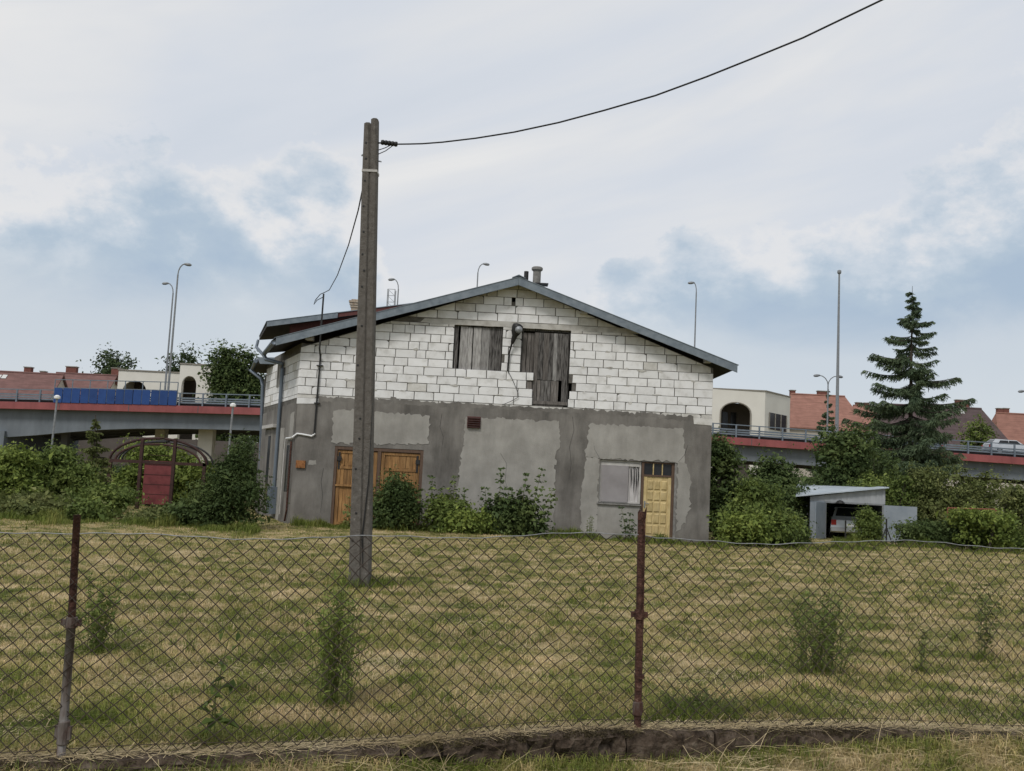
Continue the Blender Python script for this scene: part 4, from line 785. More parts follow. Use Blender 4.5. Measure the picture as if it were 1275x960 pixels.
def gable_house(x0, y0, x1, y1, D, m, label, hip=0., dep=8., chim=(), sky_=(), drop=4.2, group='tiled houses beyond the bridge', gdir=0):
    """ridge from (x0,y0) to (x1,y1) in the photo, sloping roof facing the camera"""
    a = pr(x0, y0, D); b = pr(x1, y1, D); L = thing('tiled_house', label, 'house', (a[0], D, 0), group=group); w = b[0] - a[0]; h = (a[2] + b[2]) / 2; e = h - drop
    obj('wall', MB().box(.3 - hip, w - .3 + hip, -dep / 2 + .4, dep / 2 - .4, 0, e).prism([(-dep / 2 + .4, e), (dep / 2 - .4, e), (0, h - .25)], (.3 , 0, 0), (0, 1, 0), (0, 0, 1), (1, 0, 0), w - .6), M_wall, L)
    o = MB(); t = .18; rv = []
    q = [(-hip, -dep / 2, e - .1), (w + hip, -dep / 2, e - .1), (w, 0, h), (0, 0, h)]; slab(o, q, t); slab(o, [(0, 0.001, h), (w, 0.001, h), (w + hip, dep / 2, e - .1), (-hip, dep / 2, e - .1)], t)
    if hip: o.add([(w + hip, -dep / 2, e - .1), (w + hip, dep / 2, e - .1), (w, 0, h)], [(0, 1, 2)]); o.add([(-hip, -dep / 2, e - .1), (-hip, dep / 2, e - .1), (0, 0, h)], [(0, 2, 1)])
    R = obj('roof', o, m, L)
    obj('ridge_tile', MB().tube([(0, 0, h), (w, 0, h)], .14, 8), m, L)
    for px, wd, ht in chim:
        X = pr(px, y0, D)[0] - a[0]; c = obj('chimney', MB().box(X - wd / 2, X + wd / 2, .2, .9, h - 1.2, h + ht), M_brick2, L); sub('cap', MB().box(X - wd / 2 - .08, X + wd / 2 + .08, .12, .98, h + ht, h + ht + .12), M_creamd, c)
    for px, py in sky_:
        X = pr(px, py, D)[0] - a[0]; f_ = (h - pr(px, py, D)[2]) / (drop + .1); yy = -dep / 2 * f_; zz = h - (drop + .1) * f_
        s = Vector((0, -dep / 2, -(drop + .1))).normalized(); nn = Vector((1, 0, 0)).cross(s) * -1
        if nn.z < 0: nn = -nn
        obj('roof_window', MB().prism([(-.3, -.35), (.3, -.35), (.3, .35), (-.3, .35)], Vector((X, yy, zz)) + nn * .02, (1, 0, 0), s, nn, .06), M_lens, L)
    return L
M_brick2 = mat('red_chimney_brick', [(.13, .05, .04), (.2, .085, .065)], 6, .9, .4, 20)
gable_house(-60, 461, 80, 465, 125, M_tiler, 'long red tiled house with roof windows at the end of the blue screen', chim=((33, .9, .7), (52, .6, .25)), sky_=((2, 470), (9, 470)))
gable_house(70, 465, 146, 467, 131, M_tiler, 'red tiled house with wide brick chimney beside the cream arched building', chim=((87, 1.4, .9), (143, 1.2, 1.0)), dep=9)
gable_house(985, 490, 1052, 494, 140, M_tile, 'orange tiled house with hipped end behind the double lamp', hip=2.4, chim=((988, .7, .5), (1026, 1.6, .6)), drop=5)
gable_house(1062, 505, 1094, 506, 165, M_tile, 'small orange tiled house between the hipped roof and the spruce', chim=((1070, .9, .5), (1080, .9, .5)), drop=5)
gable_house(1103, 503, 1222, 509, 140, M_tiled, 'dark brown tiled house with brick chimney behind the big spruce', hip=3.2, chim=((1200, 1.9, 1.1),), sky_=((1196, 513),), drop=6)
gable_house(1240, 514, 1340, 519, 150, M_tile, 'orange tiled house with twin chimneys right of the dark roof', hip=1.5, chim=((1247, .9, .7), (1254, .9, .75)), drop=6)

# ------------------------------------------------------------------ vehicles
def car(label, loc, rz, paint, estate=False, group=None):
    c = thing('car', label, 'car', loc, rz, group); hw = .84
    side = [(-2.05, .32), (2.0, .28), (2.08, .5), (2.0, .72), (1.15, .9), (-1.9, .95), (-2.12, .86), (-2.14, .5)]
    o = MB(); n = len(side); ins = [.0, .0, .0, .02, .05, .05, .04, 0]; vs = [(x, s * (hw - i), z) for s in (-1, 1) for (x, z), i in zip(side, ins)]
    o.add(vs, [tuple(range(n)), tuple(range(2 * n - 1, n - 1, -1))] + [(i, i + n, (i + 1) % n + n, (i + 1) % n) for i in range(n)]); obj('body', o, paint, c)
    rx = -1.85 if estate else -1.55; cab = [(1.1, .89), (.35, 1.38), (rx + .35, 1.42), (rx - .2, .94)]; o = MB(); wd = [.78, .6, .6, .76]
    vs = [(x, s * w, z) for s in (-1, 1) for (x, z), w in zip(cab, wd)]; o.add(vs, [(0, 1, 2, 3), (7, 6, 5, 4)] + [(i, i + 4, (i + 1) % 4 + 4, (i + 1) % 4) for i in range(4)]); obj('cabin', o, paint, c)
    def q4(a, b, t0, t1, s0, s1, off, nrm):                    # pane on the sheet between cabin edge points a and b
        pa, pb = Vector((cab[a][0], 0, cab[a][1])), Vector((cab[b][0], 0, cab[b][1])); P_ = []
        for t, s in ((t0, s0), (t0, s1), (t1, s1), (t1, s0)): p = pa.lerp(pb, t); w = wd[a] + (wd[b] - wd[a]) * t; P_.append(Vector((p.x, s * w, p.z)) + Vector(nrm) * off)
        return MB().add(P_ + [p - Vector(nrm) * .02 for p in P_], [(0, 1, 2, 3), (0, 4, 5, 1), (1, 5, 6, 2), (2, 6, 7, 3), (3, 7, 4, 0)])
    obj('windscreen', q4(0, 1, .1, .92, -.9, .9, .012, (.55, 0, .83)), M_glass, c); obj('rear_window', q4(3, 2, .18, .9, -.85, .85, .012, (-.7, 0, .7)), M_glass, c)
    for s in (-1, 1):
        for xa_, xb_ in ((-.35, .62), (-1.3, -.43)):
            P_ = [Vector((xa_ - .1, s * .755, .98)), Vector((xb_ + (.1 if xb_ > 0 else 0), s * .755, .98)), Vector((xb_ - .25 if xb_ > 0 else xb_, s * .635, 1.32)), Vector((xa_ + (.15 if xa_ < -1 else 0), s * .635, 1.32))]
            obj('side_window', MB().add([p + Vector((0, s * .012, 0)) for p in P_] + [p - Vector((0, s * .02, 0)) for p in P_], [(0, 1, 2, 3), (0, 4, 5, 1), (1, 5, 6, 2), (2, 6, 7, 3), (3, 7, 4, 0)]), M_glass, c)
        for xw in (-1.3, 1.28):
            w = obj('wheel', MB().lathe([(.22, -.09), (.3, -.09), (.31, 0), (.3, .09), (.22, .09)], 18, (xw, s * .77, .31), (0, 1, 0)), M_black, c); sub('rim', MB().lathe([(.2, -.02), (.21, .02)], 12, (xw, s * .86, .31), (0, 1, 0)), M_steel, w)
        obj('tail_light', MB().box(-2.15, -2.06, s * .58 - .13 * (s < 0), s * .58 + .13 * (s > 0) + (.0), .66, .88) if False else MB().box(-2.15, -2.02, min(s * .6, s * .81), max(s * .6, s * .81), .64, .87), M_tail, c)
        obj('headlight', MB().box(1.9, 2.06, min(s * .5, s * .8), max(s * .5, s * .8), .58, .74), M_lens, c)
    obj('bumper', MB().box(-2.2, -2.08, -.82, .82, .38, .55).box(2.0, 2.12, -.8, .8, .32, .5), mat('grey_bumper', [(.25, .26, .27), (.3, .31, .32)], 3, .6), c)
    obj('number_plate', MB().box(-2.17, -2.13, -.26, .26, .6, .71), M_white, c); return c
gD = 42.
cp_ = at(1052, 668, gD + 2.9); car('silver hatchback parked inside the open metal garage', (cp_[0] - .05, gD + 2.3, -.29), rad(73), M_carw)
X = at(1258, 560, 88)[0]; car('white car driving on the bridge by the orange tiled house', (X, 88.2, bzt(X) + .3), 0, M_carw, True, 'cars on the bridge')
X = at(1150, 545, 92)[0]; car('dark blue car on the bridge behind the spruce', (X, 93.5, bzt(X) + .3), rad(180), M_carn, True, 'cars on the bridge')
X = at(262, 568, 96)[0]; car('small white car parked beyond the pale pier below the bridge', (X, 103, .55), rad(25), M_carw)

# ------------------------------------------------------------------ metal garage with open leaves
gb = at(1008, 668, gD); gz0 = -.3; gar = thing('metal_garage', 'open corrugated metal garage with sloping tin roof', 'garage', (gb[0], gD, gz0), rad(-15))
def G(px, py, dy=0.): p = at(px, py, gD + dy); return Vector((p[0] - gb[0], dy, p[2] - gz0))
fl = G(1000, 617.5); frr = G(1100, 606.5); W_ = G(1096, 640).x; bk = 5.6; bkl = G(1000, 602.5, bk); bkr = G(1097, 606, bk)
slab(o := MB(), [(fl.x - .3, -.25, fl.z), (frr.x, -.25, frr.z), (W_ + .1, bk, frr.z + .08), (-.4, bk, bkl.z - .0)], .05); obj('roof', o, M_sheet, gar)
def rz_(x): return fl.z + (frr.z - fl.z) * (x - fl.x) / (frr.x - fl.x) - .06
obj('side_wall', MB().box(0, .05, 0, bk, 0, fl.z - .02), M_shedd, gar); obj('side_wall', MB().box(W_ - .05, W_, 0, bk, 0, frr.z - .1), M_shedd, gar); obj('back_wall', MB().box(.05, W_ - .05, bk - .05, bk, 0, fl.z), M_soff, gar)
oz = G(1050, 625).z
hd = MB(); ns = 26
for k in range(ns): 
    a, b = W_ * k / ns, W_ * (k + 1) / ns; hd.prism([(a, oz), (b, oz), (b, rz_(b)), (a, rz_(a))], (0, -.02 - .02 * (k % 2), 0), (1, 0, 0), (0, 0, 1), (0, 1, 0), .03)
obj('front_fascia', hd, M_corr, gar)
obj('door_frame', MB().box(W_ * .2, W_ * .2 + .06, -.05, .02, 0, oz).box(W_ - .12, W_ - .05, -.05, .02, 0, oz).box(W_ * .2, W_ - .05, -.055, .02, oz - .07, oz), M_steel, gar)
obj('front_panel', MB().box(0, W_ * .2 - .01, -.03, .0, 0, oz), M_shedd, gar)
dl = obj('door_leaf', MB().prism([(0, .1), (1.3, .1), (1.3, oz - .05), (0, oz - .05)], (W_ - .05, -.06, 0), (.985, -.17, 0), (0, 0, 1), (.17, .985, 0), .04), M_shedd, gar); dl['label'] = 'open right door leaf of pale metal sheet'
obj('door_leaf', MB().prism([(0, .1), (1.3, .1), (1.3, oz - .05), (0, oz - .05)], (W_ * .2, -.06, 0), (-.35, -.937, 0), (0, 0, 1), (.937, -.35, 0), .04), M_shedd, gar)
obj('number_lamp', MB().lathe([(.2, -.04), (.12, .06), (.02, .09)], 10, (G(1044, 624).x, -.08, oz - .02)), M_blackm, gar)
# fence stakes in front of the garage
for px, pt_, lab in ((1052.5, 648, 'thin dark stake before the silver car'), (1103.5, 646, 'dark stake with braces before the open door leaf')):
    b = ground(px, 676, -.1); t = at(px, pt_, b[1]); st = thing('fence_stake', lab, 'stake', (b[0], b[1], -.25), group='stakes before the garage'); obj('pole', MB().tube([(0, 0, 0), (0, 0, t[2] + .25)], .03, 7), M_blackm, st)
    if px > 1100:
        for s in (-1, 1): obj('brace', MB().tube([(s * .28, 0, 0), (0, 0, .75)], .022, 6), M_blackm, st)
M_mpipe = mat('red_pipe_paint', [(.16, .05, .035), (.24, .075, .05)], 6, .7)
rk = thing('red_pipe_frame', 'red tubular frame sticking out of the overgrown hedge', 'frame', (at(1180, 635, 37)[0], 37, -.25))
a, b = at(1181, 632.5, 37), at(1241, 637, 37); w = b[0] - a[0]; h = a[2] + .25
obj('top_bar', MB().tube([(0, 0, h), (w, 0, h + .03)], .025, 8), M_mpipe, rk)
for x in (0.0, w): obj('upright', MB().tube([(x, 0, 0), (x, 0, h)], .025, 8), M_mpipe, rk)

# ------------------------------------------------------------------ arched red frame with door on the left
aD = 33.; ab = at(134, 660, aD); arc = thing('arched_steel_frame', 'dark red arched steel frame with a solid door panel among bushes', 'frame', (ab[0], aD, 0))
def Ap(px, py, dy=0.): p = at(px, py, aD + dy); return Vector((p[0] - ab[0], dy, p[2]))
for px, top_ in ((137.5, 575), (255, 577)): p = Ap(px, top_); obj('outer_post', MB().box(p.x - .055, p.x + .055, -.05, .05, 0, p.z), M_mredd, arc)
for px, top_ in ((178, 547), (219, 546)): p = Ap(px, top_); obj('inner_post', MB().box(p.x - .05, p.x + .05, -.07, .04, 0, p.z), M_mredd, arc)
a, b = Ap(136, 577), Ap(257, 575); z_ = (a.z + b.z) / 2
obj('cross_beam', MB().box(a.x, b.x, -.05, .05, z_ - .05, z_ + .05), M_mredd, arc)
ap = Ap(199, 546).z; xm = (a.x + b.x) / 2; rx_ = (b.x - a.x) / 2
for dy, dr_, m, nm in ((0, 0, M_mredd, 'arch'), (.9, -.05, M_blackm, 'arch'), (-.02, -.2, M_mredd, 'inner_arch'), (.5, -.1, M_blackm, 'arch')):
    rr = .045 if nm == 'arch' and dy == 0 else .035
    obj(nm, MB().tube([(xm - (rx_ + dr_) * math.cos(t), dy, z_ + (ap - z_ + dr_) * math.sin(t)) for t in np.linspace(0, math.pi, 25)], rr, 7), m, arc)
p0, p1 = Ap(181, 573), Ap(217, 573); dn = obj('door_panel', MB().box(p0.x, p1.x, -.03, .0, .2, p0.z), M_mred, arc)
for k in range(1, 7): sub('board_edge', MB().box(p0.x, p1.x, -.038, -.03, .2 + k * .33, .215 + k * .33), M_mredd, dn)

# ------------------------------------------------------------------ vegetation
def unit(v): return v / np.maximum(np.linalg.norm(v, axis=-1, keepdims=True), 1e-9)
def leaves(pos, nrm, size, aspect=.55, droop=.15):
    """one folded quad per leaf -> verts, faces"""
    n = len(pos); nrm = unit(nrm); a = rng.normal(size=(n, 3)); t = unit(a - nrm * (a * nrm).sum(1, keepdims=True)); b = np.cross(nrm, t); s = size[:, None]
    c = pos; vs = np.stack([c - t * s * .5, c + b * s * aspect * .5 + nrm * s * .08, c + t * s * .5 - nrm * s * droop, c - b * s * aspect * .5 + nrm * s * .08], 1).reshape(-1, 3)
    return vs, np.arange(n * 4).reshape(-1, 4)
def crown_pts(lobes, n, per=14, spread=.13):
    """leaf clumps through the outer volume of overlapping lobes"""
    L = np.array(lobes, float); vol = (L[:, 3] * L[:, 4] + L[:, 4] * L[:, 5] + L[:, 3] * L[:, 5]); nc = max(8, n // per)
    li = rng.choice(len(L), nc, p=vol / vol.sum()); d = unit(rng.normal(size=(nc, 3))); r = rng.uniform(.45, 1.0, nc) ** .45 * (1 + .10 * rng.normal(size=nc))
    c = L[li, :3] + d * L[li, 3:] * r[:, None]; R = L[li, 3:].mean(1)
    ci = np.repeat(np.arange(nc), per); sp = (spread * np.exp(.35 * rng.normal(size=nc)))[ci, None]
    p = c[ci] + rng.normal(size=(len(ci), 3)) * sp * np.array([1, 1, .7]); nr = d[ci] * .7 + np.array([0, 0, .55]) + rng.normal(size=(len(ci), 3)) * .55
    return p, nr
def ptop(px, py, D): return at(px, py, D)
def shrub(px, D, pxw, pytop, m, n, leaf, label, cat='shrub', group='shrubs', name='shrub', lobes=8, z0=None, spread=.13, deep=None, low=.15, peak=.0, stems=5, aspect=.55, sprigs=70):
    k = D / 1200.; t = at(px, pytop, D); x0 = t[0]; zb = gzf(x0, D) if z0 is None else z0; h = t[2] - zb; hw = pxw * k / 2; hy = deep or hw * .8
    S_ = thing(name, label, cat, (x0, D, zb), group=group); L = []
    for i in range(lobes):
        f = random.random(); zc = h * (low + (.88 - low) * f); w = 1 - peak * f; a = random.uniform(0, 6.28); rr = random.uniform(.15, .62) * w
        r = random.uniform(.26, .42) * (1 - .3 * f); L.append((hw * rr * math.cos(a) * 1.15, hy * rr * math.sin(a), min(zc, h - h * r * .55), hw * r * 1.2 * w + .1, hy * r * 1.2 * w + .1, h * r * .62))
    L.append((0, 0, h * .4, hw * .62, hy * .62, h * .42)); L.append((random.uniform(-.3, .3) * hw * (1 - peak), 0, h * .8, hw * .32 * (1 - peak * .5), hy * .32, h * .2))
    for s in (-1, 1): L.append((s * hw * .55, -.2 * hy, h * .28, hw * .42, hy * .42, h * .28))
    p, nr = crown_pts(L, n, spread=spread); ok = p[:, 2] > .02; p, nr = p[ok], nr[ok]
    # sprigs that break the outline
    P2, N2, Z2 = [], [], []; u_ = min(hw, h / 2)
    for i in range(sprigs):
        l = random.choice(L); d = unit(np.array([random.gauss(0, 1), random.gauss(0, 1) - .3, abs(random.gauss(.5, .7))])); c = np.array(l[:3]) + d * np.array(l[3:]) * .9; ln = u_ * random.uniform(.2, .5); d2 = unit(d + np.array([0, 0, .9]))
        k = random.randint(9, 18); ts = np.sort(rng.random(k)); P2.append(c + d2 * (ts * ln)[:, None] + rng.normal(size=(k, 3)) * leaf * .55); N2.append(np.tile(d, (k, 1)) + rng.normal(size=(k, 3)) * .6); Z2.append(leaf * rng.uniform(.6, 1.3, k) * (1.2 - .5 * ts))
    p = np.concatenate([p] + P2); nr = np.concatenate([nr] + N2); sz0 = np.concatenate(Z2)
    ok = p[:, 2] > .02; szall = np.concatenate([leaf * np.exp(.38 * rng.normal(size=len(p) - len(sz0))), sz0])[ok]; p, nr = p[ok], nr[ok]
    v, f = leaves(p, nr, szall, aspect); np_mesh('crown' if cat == 'tree' else 'foliage', v, f, m, S_)
    for i in range(stems):
        l = random.choice(L); b = Vector((random.uniform(-.12, .12) * hw, random.uniform(-.1, .1) * hy, -.1)); e = Vector(l[:3]) + Vector((0, 0, l[5] * .5)); r0 = .02 + .012 * h
        mid = b.lerp(e, .5) + Vector((random.uniform(-.1, .1), 0, .12 * h)); obj('trunk' if cat == 'tree' and i == 0 else 'stem', MB().tube([b, mid, e], [r0, r0 * .7, r0 * .25], 6), M_bark, S_)
    return S_
gL = 'overgrown shrubs left of the house'
shrub(18, 27.5, 90, 564, L_bright, 11000, .11, 'loose green shrub below the end of the bridge girder', group=gL, peak=.3)
shrub(80, 29, 100, 560, L_mid, 11000, .11, 'bushy green shrub around the short path lamp', group=gL, peak=.2)
shrub(120, 27, 80, 610, L_mid, 7500, .09, 'olive shrub before the left post of the red frame', group=gL)
shrub(45, 25.2, 110, 620, L_olive, 6500, .1, 'low olive thicket in front of the green shrub', group=gL, lobes=10)
shrub(190, 36, 100, 553, L_bright, 10000, .12, 'bright leafy shrub seen through the red arched frame', group=gL)
shrub(238, 35.5, 80, 568, L_bright, 8000, .12, 'green shrub behind the right bay of the red frame', group=gL)
shrub(294, 25.5, 92, 552, L_dark, 15000, .085, 'dense dark shrub between red frame and house corner', group=gL, lobes=12, aspect=.4, peak=.6, sprigs=130)
shrub(236, 25.8, 76, 630, L_dark, 7000, .09, 'low dark shrub at the foot of the red door panel', group=gL)
shrub(190, 25.4, 70, 640, L_olive, 4500, .08, 'low yellowish weeds before the red door panel', cat='weeds', group=gL)
shrub(105, 25, 60, 628, L_mid, 4000, .09, 'low green weeds left of the red frame', cat='weeds', group=gL)
gH = 'shrubs along the house front'
shrub(494, 27.4, 62, 590, L_dark, 8000, .085, 'dark shrub in front of the orange garage door', group=gH, lobes=9, deep=.55)
shrub(560, 27.5, 62, 622, L_mid, 5500, .09, 'green bush under the dark render between door and vent', group=gH, deep=.5)
shrub(582, 27.0, 56, 640, L_bright, 3000, .1, 'low bright green bush at the wall foot below the vent', group=gH, deep=.4)
shrub(640, 27.6, 84, 622, L_dark, 7000, .1, 'dark bush with tall maple shoots before the pale render', group=gH, deep=.5)
shrub(940, 29.5, 112, 602, L_mid, 16000, .1, 'rounded bright shrub beside the right house corner', group='shrubs right of the house', lobes=11)
shrub(925, 28.2, 60, 640, L_bright, 4500, .1, 'light green lower bush at the right house corner', group='shrubs right of the house')
shrub(985, 31, 50, 640, L_dark, 4000, .09, 'dark bush between bright shrub and metal garage', group='shrubs right of the house')
gT = 'trees before the bridge'
shrub(899, 38, 64, 546, L_dark, 10000, .13, 'dark tree right behind the house corner', 'tree', gT, 'broadleaf_tree')
shrub(958, 44, 140, 566, L_dark, 17000, .15, 'dark low tree between house corner and walnut tree', 'tree', gT, 'broadleaf_tree')
shrub(1040, 47, 104, 534, L_dark, 13000, .17, 'loose crowned tree rising above the garage roof', 'tree', gT, 'broadleaf_tree', lobes=13, spread=.2)
shrub(1086, 49, 90, 556, L_dark, 10000, .15, 'dark tree behind the garage under the spruce', 'tree', gT, 'broadleaf_tree')
shrub(1118, 45.5, 110, 590, L_mid, 12000, .13, 'green shrubby tree below the spruce', 'tree', gT, 'broadleaf_tree')
shrub(1190, 45, 120, 579, L_olive, 15000, .12, 'wide olive green tree behind the red pipe frame', 'tree', gT, 'broadleaf_tree', lobes=11)
shrub(1262, 47, 90, 604, L_olive, 10000, .12, 'pale olive tree beside the wide tree under the bridge', 'tree', gT, 'broadleaf_tree')
shrub(1330, 46, 90, 590, L_mid, 5000, .14, 'green tree beyond the hedge at the bridge end', 'tree', gT, 'broadleaf_tree')
shrub(1080, 39.3, 36, 632, L_mid, 3500, .08, 'small bush before the garage door opening', group='shrubs right of the house')
hg = 'hedge sections along the right boundary'
for i, (px, w, tp, m, lab) in enumerate(((1150, 60, 650, L_dark, 'overgrown hedge section right of the open garage leaf'), (1200, 66, 644, L_dark, 'vine covered hedge section under the red pipe frame'), (1250, 70, 640, L_mid, 'bright topped hedge section right of the red pipe frame'), (1310, 70, 638, L_mid, 'hedge section past the bright topped one'))):
    shrub(px, 33 - .1 * i, w, tp, m, 5500, .085, lab, 'hedge', hg, 'hedge', deep=.5, lobes=10)
shrub(1228, 32.2, 90, 640, L_bright, 1800, .11, 'sparse bright vine leaves on top of the hedge', 'vine', hg, 'vine', deep=.4, low=.75, stems=2)
gF = 'trees on the skyline'
shrub(140, 150, 66, 434, L_far, 12000, .45, 'skyline tree with uneven crown above the red tiled house', 'tree', gF, 'broadleaf_tree', z0=0, spread=.6, low=.45, deep=3.2)
shrub(230, 150, 58, 430, L_far, 7000, .45, 'thin crowned skyline tree behind the two lamp poles', 'tree', gF, 'broadleaf_tree', z0=0, spread=.6, low=.5, deep=3)
shrub(299, 112, 84, 430, L_dark, 26000, .33, 'dense dark tree between cream building and house eaves', 'tree', gF, 'broadleaf_tree', z0=0, spread=.4, low=.4, deep=3)
shrub(1213, 118, 50, 519, L_mid, 8000, .3, 'green round treetop before the dark brown roof', 'tree', gF, 'broadleaf_tree', z0=0, spread=.35, low=.4, deep=2.5)
for px, w, tp, D in ((20, 60, 572, 66), (300, 50, 545, 62), (150, 60, 580, 78)):
    shrub(px, D, w, tp, L_far, 3500, .18, {20: 'far shrub in the shade beside the bridge pier', 300: 'far shrub below the bridge near the house corner', 150: 'far shrub beneath the bridge haunch'}[px], group='far shrubs under the bridge')

def spruce(px, pytop, pybase, D, pxw, label, n_wh, name='spruce_tree', m=L_pine, twig=.34, dens=1., cut=.0, droop=.13, wide=1.85):
    t = at(px, pytop, D); b = at(px - 4, pybase, D); zb = gzf(b[0], D); h = t[2] - zb; hw = pxw * D / 1200 / 2; T = thing(name, label, 'tree', (b[0], D, zb), group='conifers')
    dx = t[0] - b[0]; obj('trunk', MB().tube([(0, 0, -.3), (dx * .5, 0, h * .5), (dx, 0, h)], [.012 * h, .008 * h, .01], 9), M_bark, T)
    P, N, Sz = [], [], []; br = MB()
    for w in range(n_wh):
        f = cut + (1 - cut) * (w + random.uniform(-.3, .3)) / n_wh; f = min(max(f, .03), .985); zz = h * f; R = hw * min(1., (1 - f) * wide) * (.75 + .25 * min(1, f / .4))
        wr = random.uniform(.78, 1.12)
        for j in range(random.choice((4, 5, 6)) if f > .3 else 8):
            zz = h * min(.985, f + random.uniform(-.55, .55) * (1 - cut) / n_wh); a = random.uniform(0, 6.28); r = R * wr * random.uniform(.72, 1.15); ca, sa = math.cos(a), math.sin(a); pts = []
            for q_ in range(7):
                u = q_ / 6; pts.append(Vector((dx * f + ca * r * u, sa * r * u, zz - r * droop * math.sin(u * 2.2) * (1 - .55 * u) * (1.5 - f) + .07 * r * u * u)))
            br.tube(pts, [.012 + .02 * r * (1 - q_ / 6) * .6 for q_ in range(7)], 4, False)
            nt = int((18 + r * 46) * dens); us = rng.uniform(.03, 1.02, nt) ** .9; ip = np.array([[np.interp(u, np.linspace(0, 1, 7), [p[c] for p in pts]) for c in range(3)] for u in us])
            side = rng.normal(size=(nt, 1)) * np.array([[-sa, ca, 0]]) * .75; L_ = twig * rng.uniform(.5, 1.15, nt) * (1.1 - .45 * us) * (.28 + .72 * (1 - f))
            dirv = unit(side + np.array([[ca * .55, sa * .55, 0]]) + np.stack([np.zeros(nt), np.zeros(nt), -rng.uniform(.25, 1.2, nt)], 1))
            for kk in range(5):
                tt = (kk + rng.random(nt)) / 5; pp = ip + dirv * (L_ * tt)[:, None]; P.append(pp); N.append(np.concatenate([dirv, L_[:, None] * .46], 1))
    P = np.concatenate(P); N = np.concatenate(N); n = len(P); d = unit(N[:, :3] + .35 * rng.normal(size=(n, 3))); s = N[:, 3:] * rng.uniform(.7, 1.3, (n, 1)); b_ = unit(np.cross(d, rng.normal(size=(n, 3)))) * (.021 * D / 60 + .006) * rng.uniform(.6, 1.4, (n, 1))
    v = np.stack([P - b_, P + b_, P + d * s + b_ * .3, P + d * s - b_ * .3], 1).reshape(-1, 3); np_mesh('crown', v, np.arange(n * 4).reshape(-1, 4), m, T); obj('branches', br, M_bark, T, recenter=False)['kind'] = 'stuff'
    return T
spruce(1136, 356, 640, 60, 142, 'tall dark spruce with drooping tiers before the tiled houses', 27, dens=1.25, twig=.85, cut=.1, wide=2.0, droop=.2)
spruce(1032, 484, 560, 122, 56, 'small dark spruce standing behind the double lamp', 17, twig=.9, dens=1.3, wide=1.5)
spruce(119, 517, 640, 31, 60, 'young feathery conifer rising from the left shrubs', 16, name='young_conifer', m=L_olive, twig=.32, dens=1.5, droop=-.3, wide=1.25)

def shoots(parent, base, specs, m, leaf, step=.16, big=True, thin=1.):
    P, N, Sz = [], [], []
    for (dx, dy, h, lean) in specs:
        b = Vector((base[0] + dx, base[1] + dy, 0)); e = b + Vector((lean, random.uniform(-.1, .1), h)); mid = b.lerp(e, .5) + Vector((lean * -.15, 0, 0)); obj('stem', MB().tube([b, mid, e], [.012 * h ** .5 * thin, .009 * thin, .004 * thin], 5), M_stem, parent)
        k = int(h * .75 / step)
        for i in range(k + 1):
            t = .25 + .75 * i / max(k, 1); c = b.lerp(e, t); a = random.uniform(0, 6.28)
            for s in (0, math.pi, 1.57) if big else (0, math.pi):
                q_ = leaf * (1.15 - .5 * t) * random.uniform(.8, 1.2); o_ = Vector((math.cos(a + s), math.sin(a + s), .1)) * q_ * .7
                for kk in range(3 if big else 1): P.append(tuple(c + o_ + Vector((random.gauss(0, q_ * .28) if big else 0, random.gauss(0, q_ * .28) if big else 0, random.gauss(0, .03)))));  N.append((o_.x * 3, o_.y * 3 - .3, .9)); Sz.append(q_)
    P, N, Sz = np.array(P), np.array(N), np.array(Sz); v, f = leaves(P, N + .25 * rng.normal(size=N.shape), Sz, .75 if big else .45, .3); np_mesh('foliage', v, f, m, parent)
mp_ = at(640, 660, 27.5)
T = thing('maple_shoots', 'tall maple shoots with broad leaves before the pale render', 'sapling', (mp_[0], 27.35, gzf(mp_[0], 27.35)), group=gH)
shoots(T, (0, 0), [(-.42, 0, 1.85, -.05), (-.75, 0, 1.3, -.12), (.15, 0, 1.75, .12), (.42, 0, 1.9, .28), (.62, 0, 1.35, .42), (.7, .05, 1.05, .35), (-.2, 0, 1.3, 0), (0, 0, 1.2, .05)], L_dark, .17)
mp_ = at(552, 660, 27.6); T = thing('maple_shoots', 'slender maple shoots against the dark render beside the orange door', 'sapling', (mp_[0], 27.6, gzf(mp_[0], 27.6)), group=gH)
shoots(T, (0, 0), [(-.35, 0, 1.5, -.05), (-.1, 0, 1.2, 0), (.2, 0, 1.55, .06), (.45, 0, 1.2, .1), (.05, 0, 1.0, .1)], L_dark, .15)
mp_ = at(430, 662, 28); T = thing('wall_weed', 'small weed growing before the left orange door leaf', 'weed', (mp_[0], 28, gzf(mp_[0], 28)), group=gH); shoots(T, (0, 0), [(0, 0, .85, .02), (.08, 0, .6, .05)], L_olive, .12)
mp_ = at(780, 672, 28); T = thing('wall_weed', 'pale leafed weed below the boarded ground floor window', 'weed', (mp_[0], 28, gzf(mp_[0], 28)), group=gH); shoots(T, (0, 0), [(0, 0, .95, -.18), (.05, 0, .8, .05), (.12, 0, .5, .12)], L_far, .13)
mp_ = at(733, 680, 27.6); T = thing('wall_weed', 'slim green weed between dark and pale render', 'weed', (mp_[0], 27.6, gzf(mp_[0], 27.6)), group=gH); shoots(T, (0, 0), [(0, 0, .65, 0), (.06, 0, .6, .02), (-.06, 0, .5, 0), (.02, .05, .62, .03)], L_mid, .08, .07, False)

